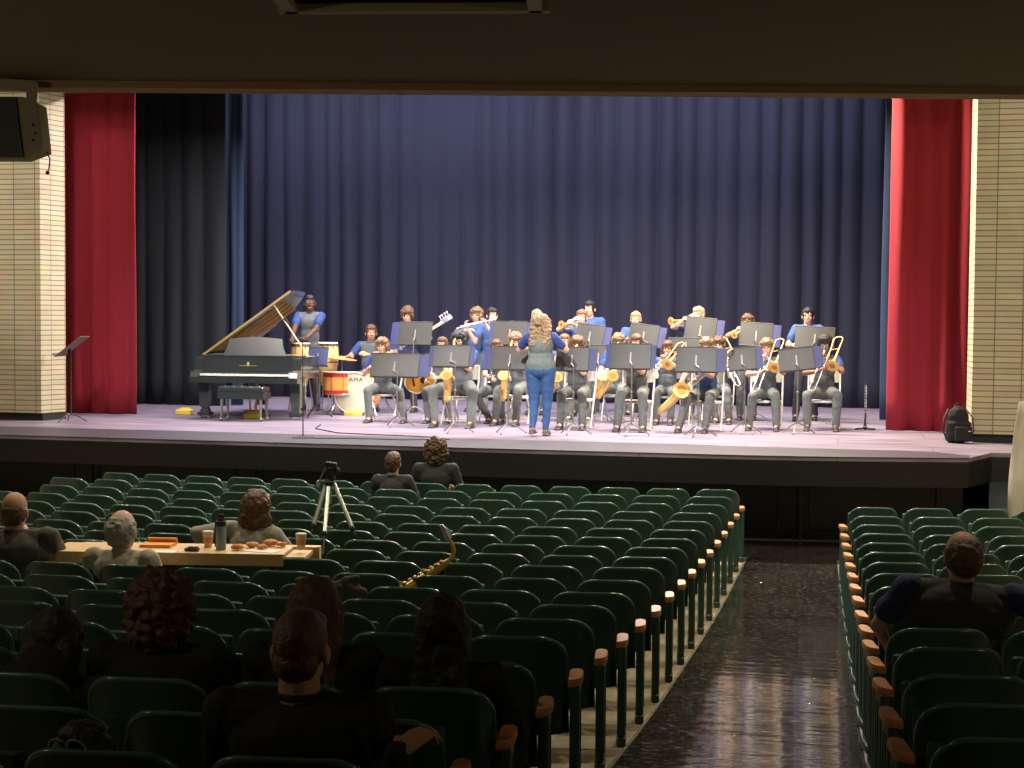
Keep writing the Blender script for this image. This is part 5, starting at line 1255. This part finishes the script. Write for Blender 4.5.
for u, v, rz_, lab in ((160,551.5,.1,'white sheet of paper beside the orange envelope'),(262,551,-.2,'white paper under the pastries on the plank table')):
    b = MB(); b.rbox((0,0,.001), (.26,.13,.002), .003, rot=(0,0,rz_)); tag(b.obj('paper_sheet', 'paper', None, at(u, v)), lab, 'paper')
b = MB(); b.rbox((0,0,.012), (.11,.07,.02), .02); b.rbox((.01,0,.026), (.08,.05,.012), .015); tag(b.obj('wallet', 'rubber', None, at(192,551)), 'small black wallet on the plank table left of the water bottle', 'wallet')
for i, (u, v, sz, lab) in enumerate(((237,550,.04,'crumpled brown paper bag nearest the water bottle'),(270,546,.045,'golden pastry in the middle of the food on the table'),(281,547,.035,'small pastry at the right of the food on the table'),(252,548,.04,'flattened pale pastry between the paper bag and the golden pastry'),(262,549.5,.033,'darker broken pastry lying in front of the golden one'))):
    q = MB(); q.ell((0,0,sz*.5), (sz*1.3,sz,sz*.55)); q.ell((sz*.6,0,sz*.5), (sz*.8,sz*.8,sz*.5)); q.ell((-sz*.5,sz*.3,sz*.45), (sz*.8,sz*.7,sz*.45))
    o = q.remesh('pastry' if i else 'paper_bag', 'pastry', .006, 1, None, lambda p: .007*noise.noise(p*45+V((i,0,0)))); o.location = at(u, v)+V((0,0,.004)); tag(o, lab, 'pastry' if i else 'bag')
# ------------------------------------------------------------------ tripod with a small camera head
zt = 13.0; A = lambda u, v, z=zt: atz(u, v, z)
top = A(329, 482); r_ = empty('tripod', 'grey camera tripod standing among the seats in the middle rows', 'tripod', Matrix.Translation(top))
L_ = lambda p: p-top
for u0, u1, v1, z1, ext in ((326, 313.5, 526, 12.75, .07), (329, 324.5, 534, 12.6, .22), (334, 352.5, 529, 12.75, .07)):
    e = L_(A(u1, v1, z1)); a0 = L_(A(u0, 484))
    b = MB(); b.tube([a0, e], .019, 8); b.obj('leg', 'tripod_grey', r_)
    b = MB(); b.ell(e, (.024,.024,.03)); b.tube([e, e+(e-a0).normalized()*ext], .009, 6); b.obj('leg_clamp', 'rubber', r_)
b = MB(); b.tube([L_(A(330,466)), L_(A(330,504))], .015, 8); b.obj('centre_column', 'tripod_grey', r_)
b = MB(); b.lathe([(.035,-.03),(.05,0),(.03,.03)], 12); b.obj('collar', 'rubber', r_)
b = MB(); b.rbox(L_(A(331,474)), (.07,.07,.10), .02); b.ell(L_(A(337,471)), (.03,.03,.035)); b.obj('pan_head', 'rubber', r_)
b = MB(); b.rbox(L_(A(331,464.5)), (.10,.08,.04), .012, rot=(0,.12,.2)); b.obj('camera_plate', 'rubber', r_)
b = MB(); b.tube([L_(A(326,467)), L_(A(321,477)), L_(A(319,482))], .008, 6); b.ell(L_(A(318,484)), (.018,.018,.035)); b.obj('pan_handle', 'tripod_grey', r_)
# ------------------------------------------------------------------ saxophone left on a stand among the seats
z8 = 10.3; A = lambda u, v: atz(u, v, z8)
ux, uz = r0, V((0,0,1)); P0 = A(449, 561); dn = (A(411, 587)-P0).normalized(); zl = -dn; yl = (uz-zl*uz.dot(zl)).normalized(); yl = (yl*1.0-f0*.0).normalized(); xl_ = yl.cross(zl)
Ms = Matrix.Identity(4)
for i in range(3): Ms[i][0] = xl_[i]; Ms[i][1] = yl[i]; Ms[i][2] = zl[i]; Ms[i][3] = P0[i]
r_ = empty('saxophone', 'tenor saxophone leaning on its stand among the empty seats', 'saxophone', Ms)
b = MB(); b.tube([(0,0,z) for z in (0,-.1,-.2,-.3,-.42)], [.022,.030,.037,.044,.052], 12); b.tube([(0,-.10,-.25),(0,-.11,-.42)], [.06,.05], 12); b.obj('body', 'gold', r_)
b = MB(); q1 = Ms.inverted(); W_ = lambda u, v: q1 @ A(u, v)
b.tube([V((0,0,-.01)), W_(453,556), W_(454,550), W_(452,544), W_(448,537)], [.016,.015,.014,.013,.012], 10); b.obj('neck', 'gold', r_)
b = MB(); b.tube([W_(449,539), W_(445,531), W_(441,525)], [.024,.026,.014], 10); b.obj('mouthpiece_cap', 'silver', r_)
b = MB()
for k in range(9): b.ell((.008*(-1)**k, .024+.0035*k, -.05-.042*k), (.026,.014,.019))
for k in range(8): b.ell((.036, -.0, -.06-.045*k), (.018,.02,.016))
b.tube([(.026,.02,-.03), (.03,.03,-.4)], .004, 5); b.obj('key', 'brass_dark', r_)
r_ = empty('saxophone_stand', 'black padded stand holding up the saxophone among the seats', 'instrument stand', Matrix.Translation(A(441,568)))
b = MB(); b.rbox((.0,.05,-.04), (.03,.03,.16), .008); b.tube([(0,.05,-.1), (0,.05,-.6)], .012, 6); b.obj('post', 'rubber', r_)
build_seats()
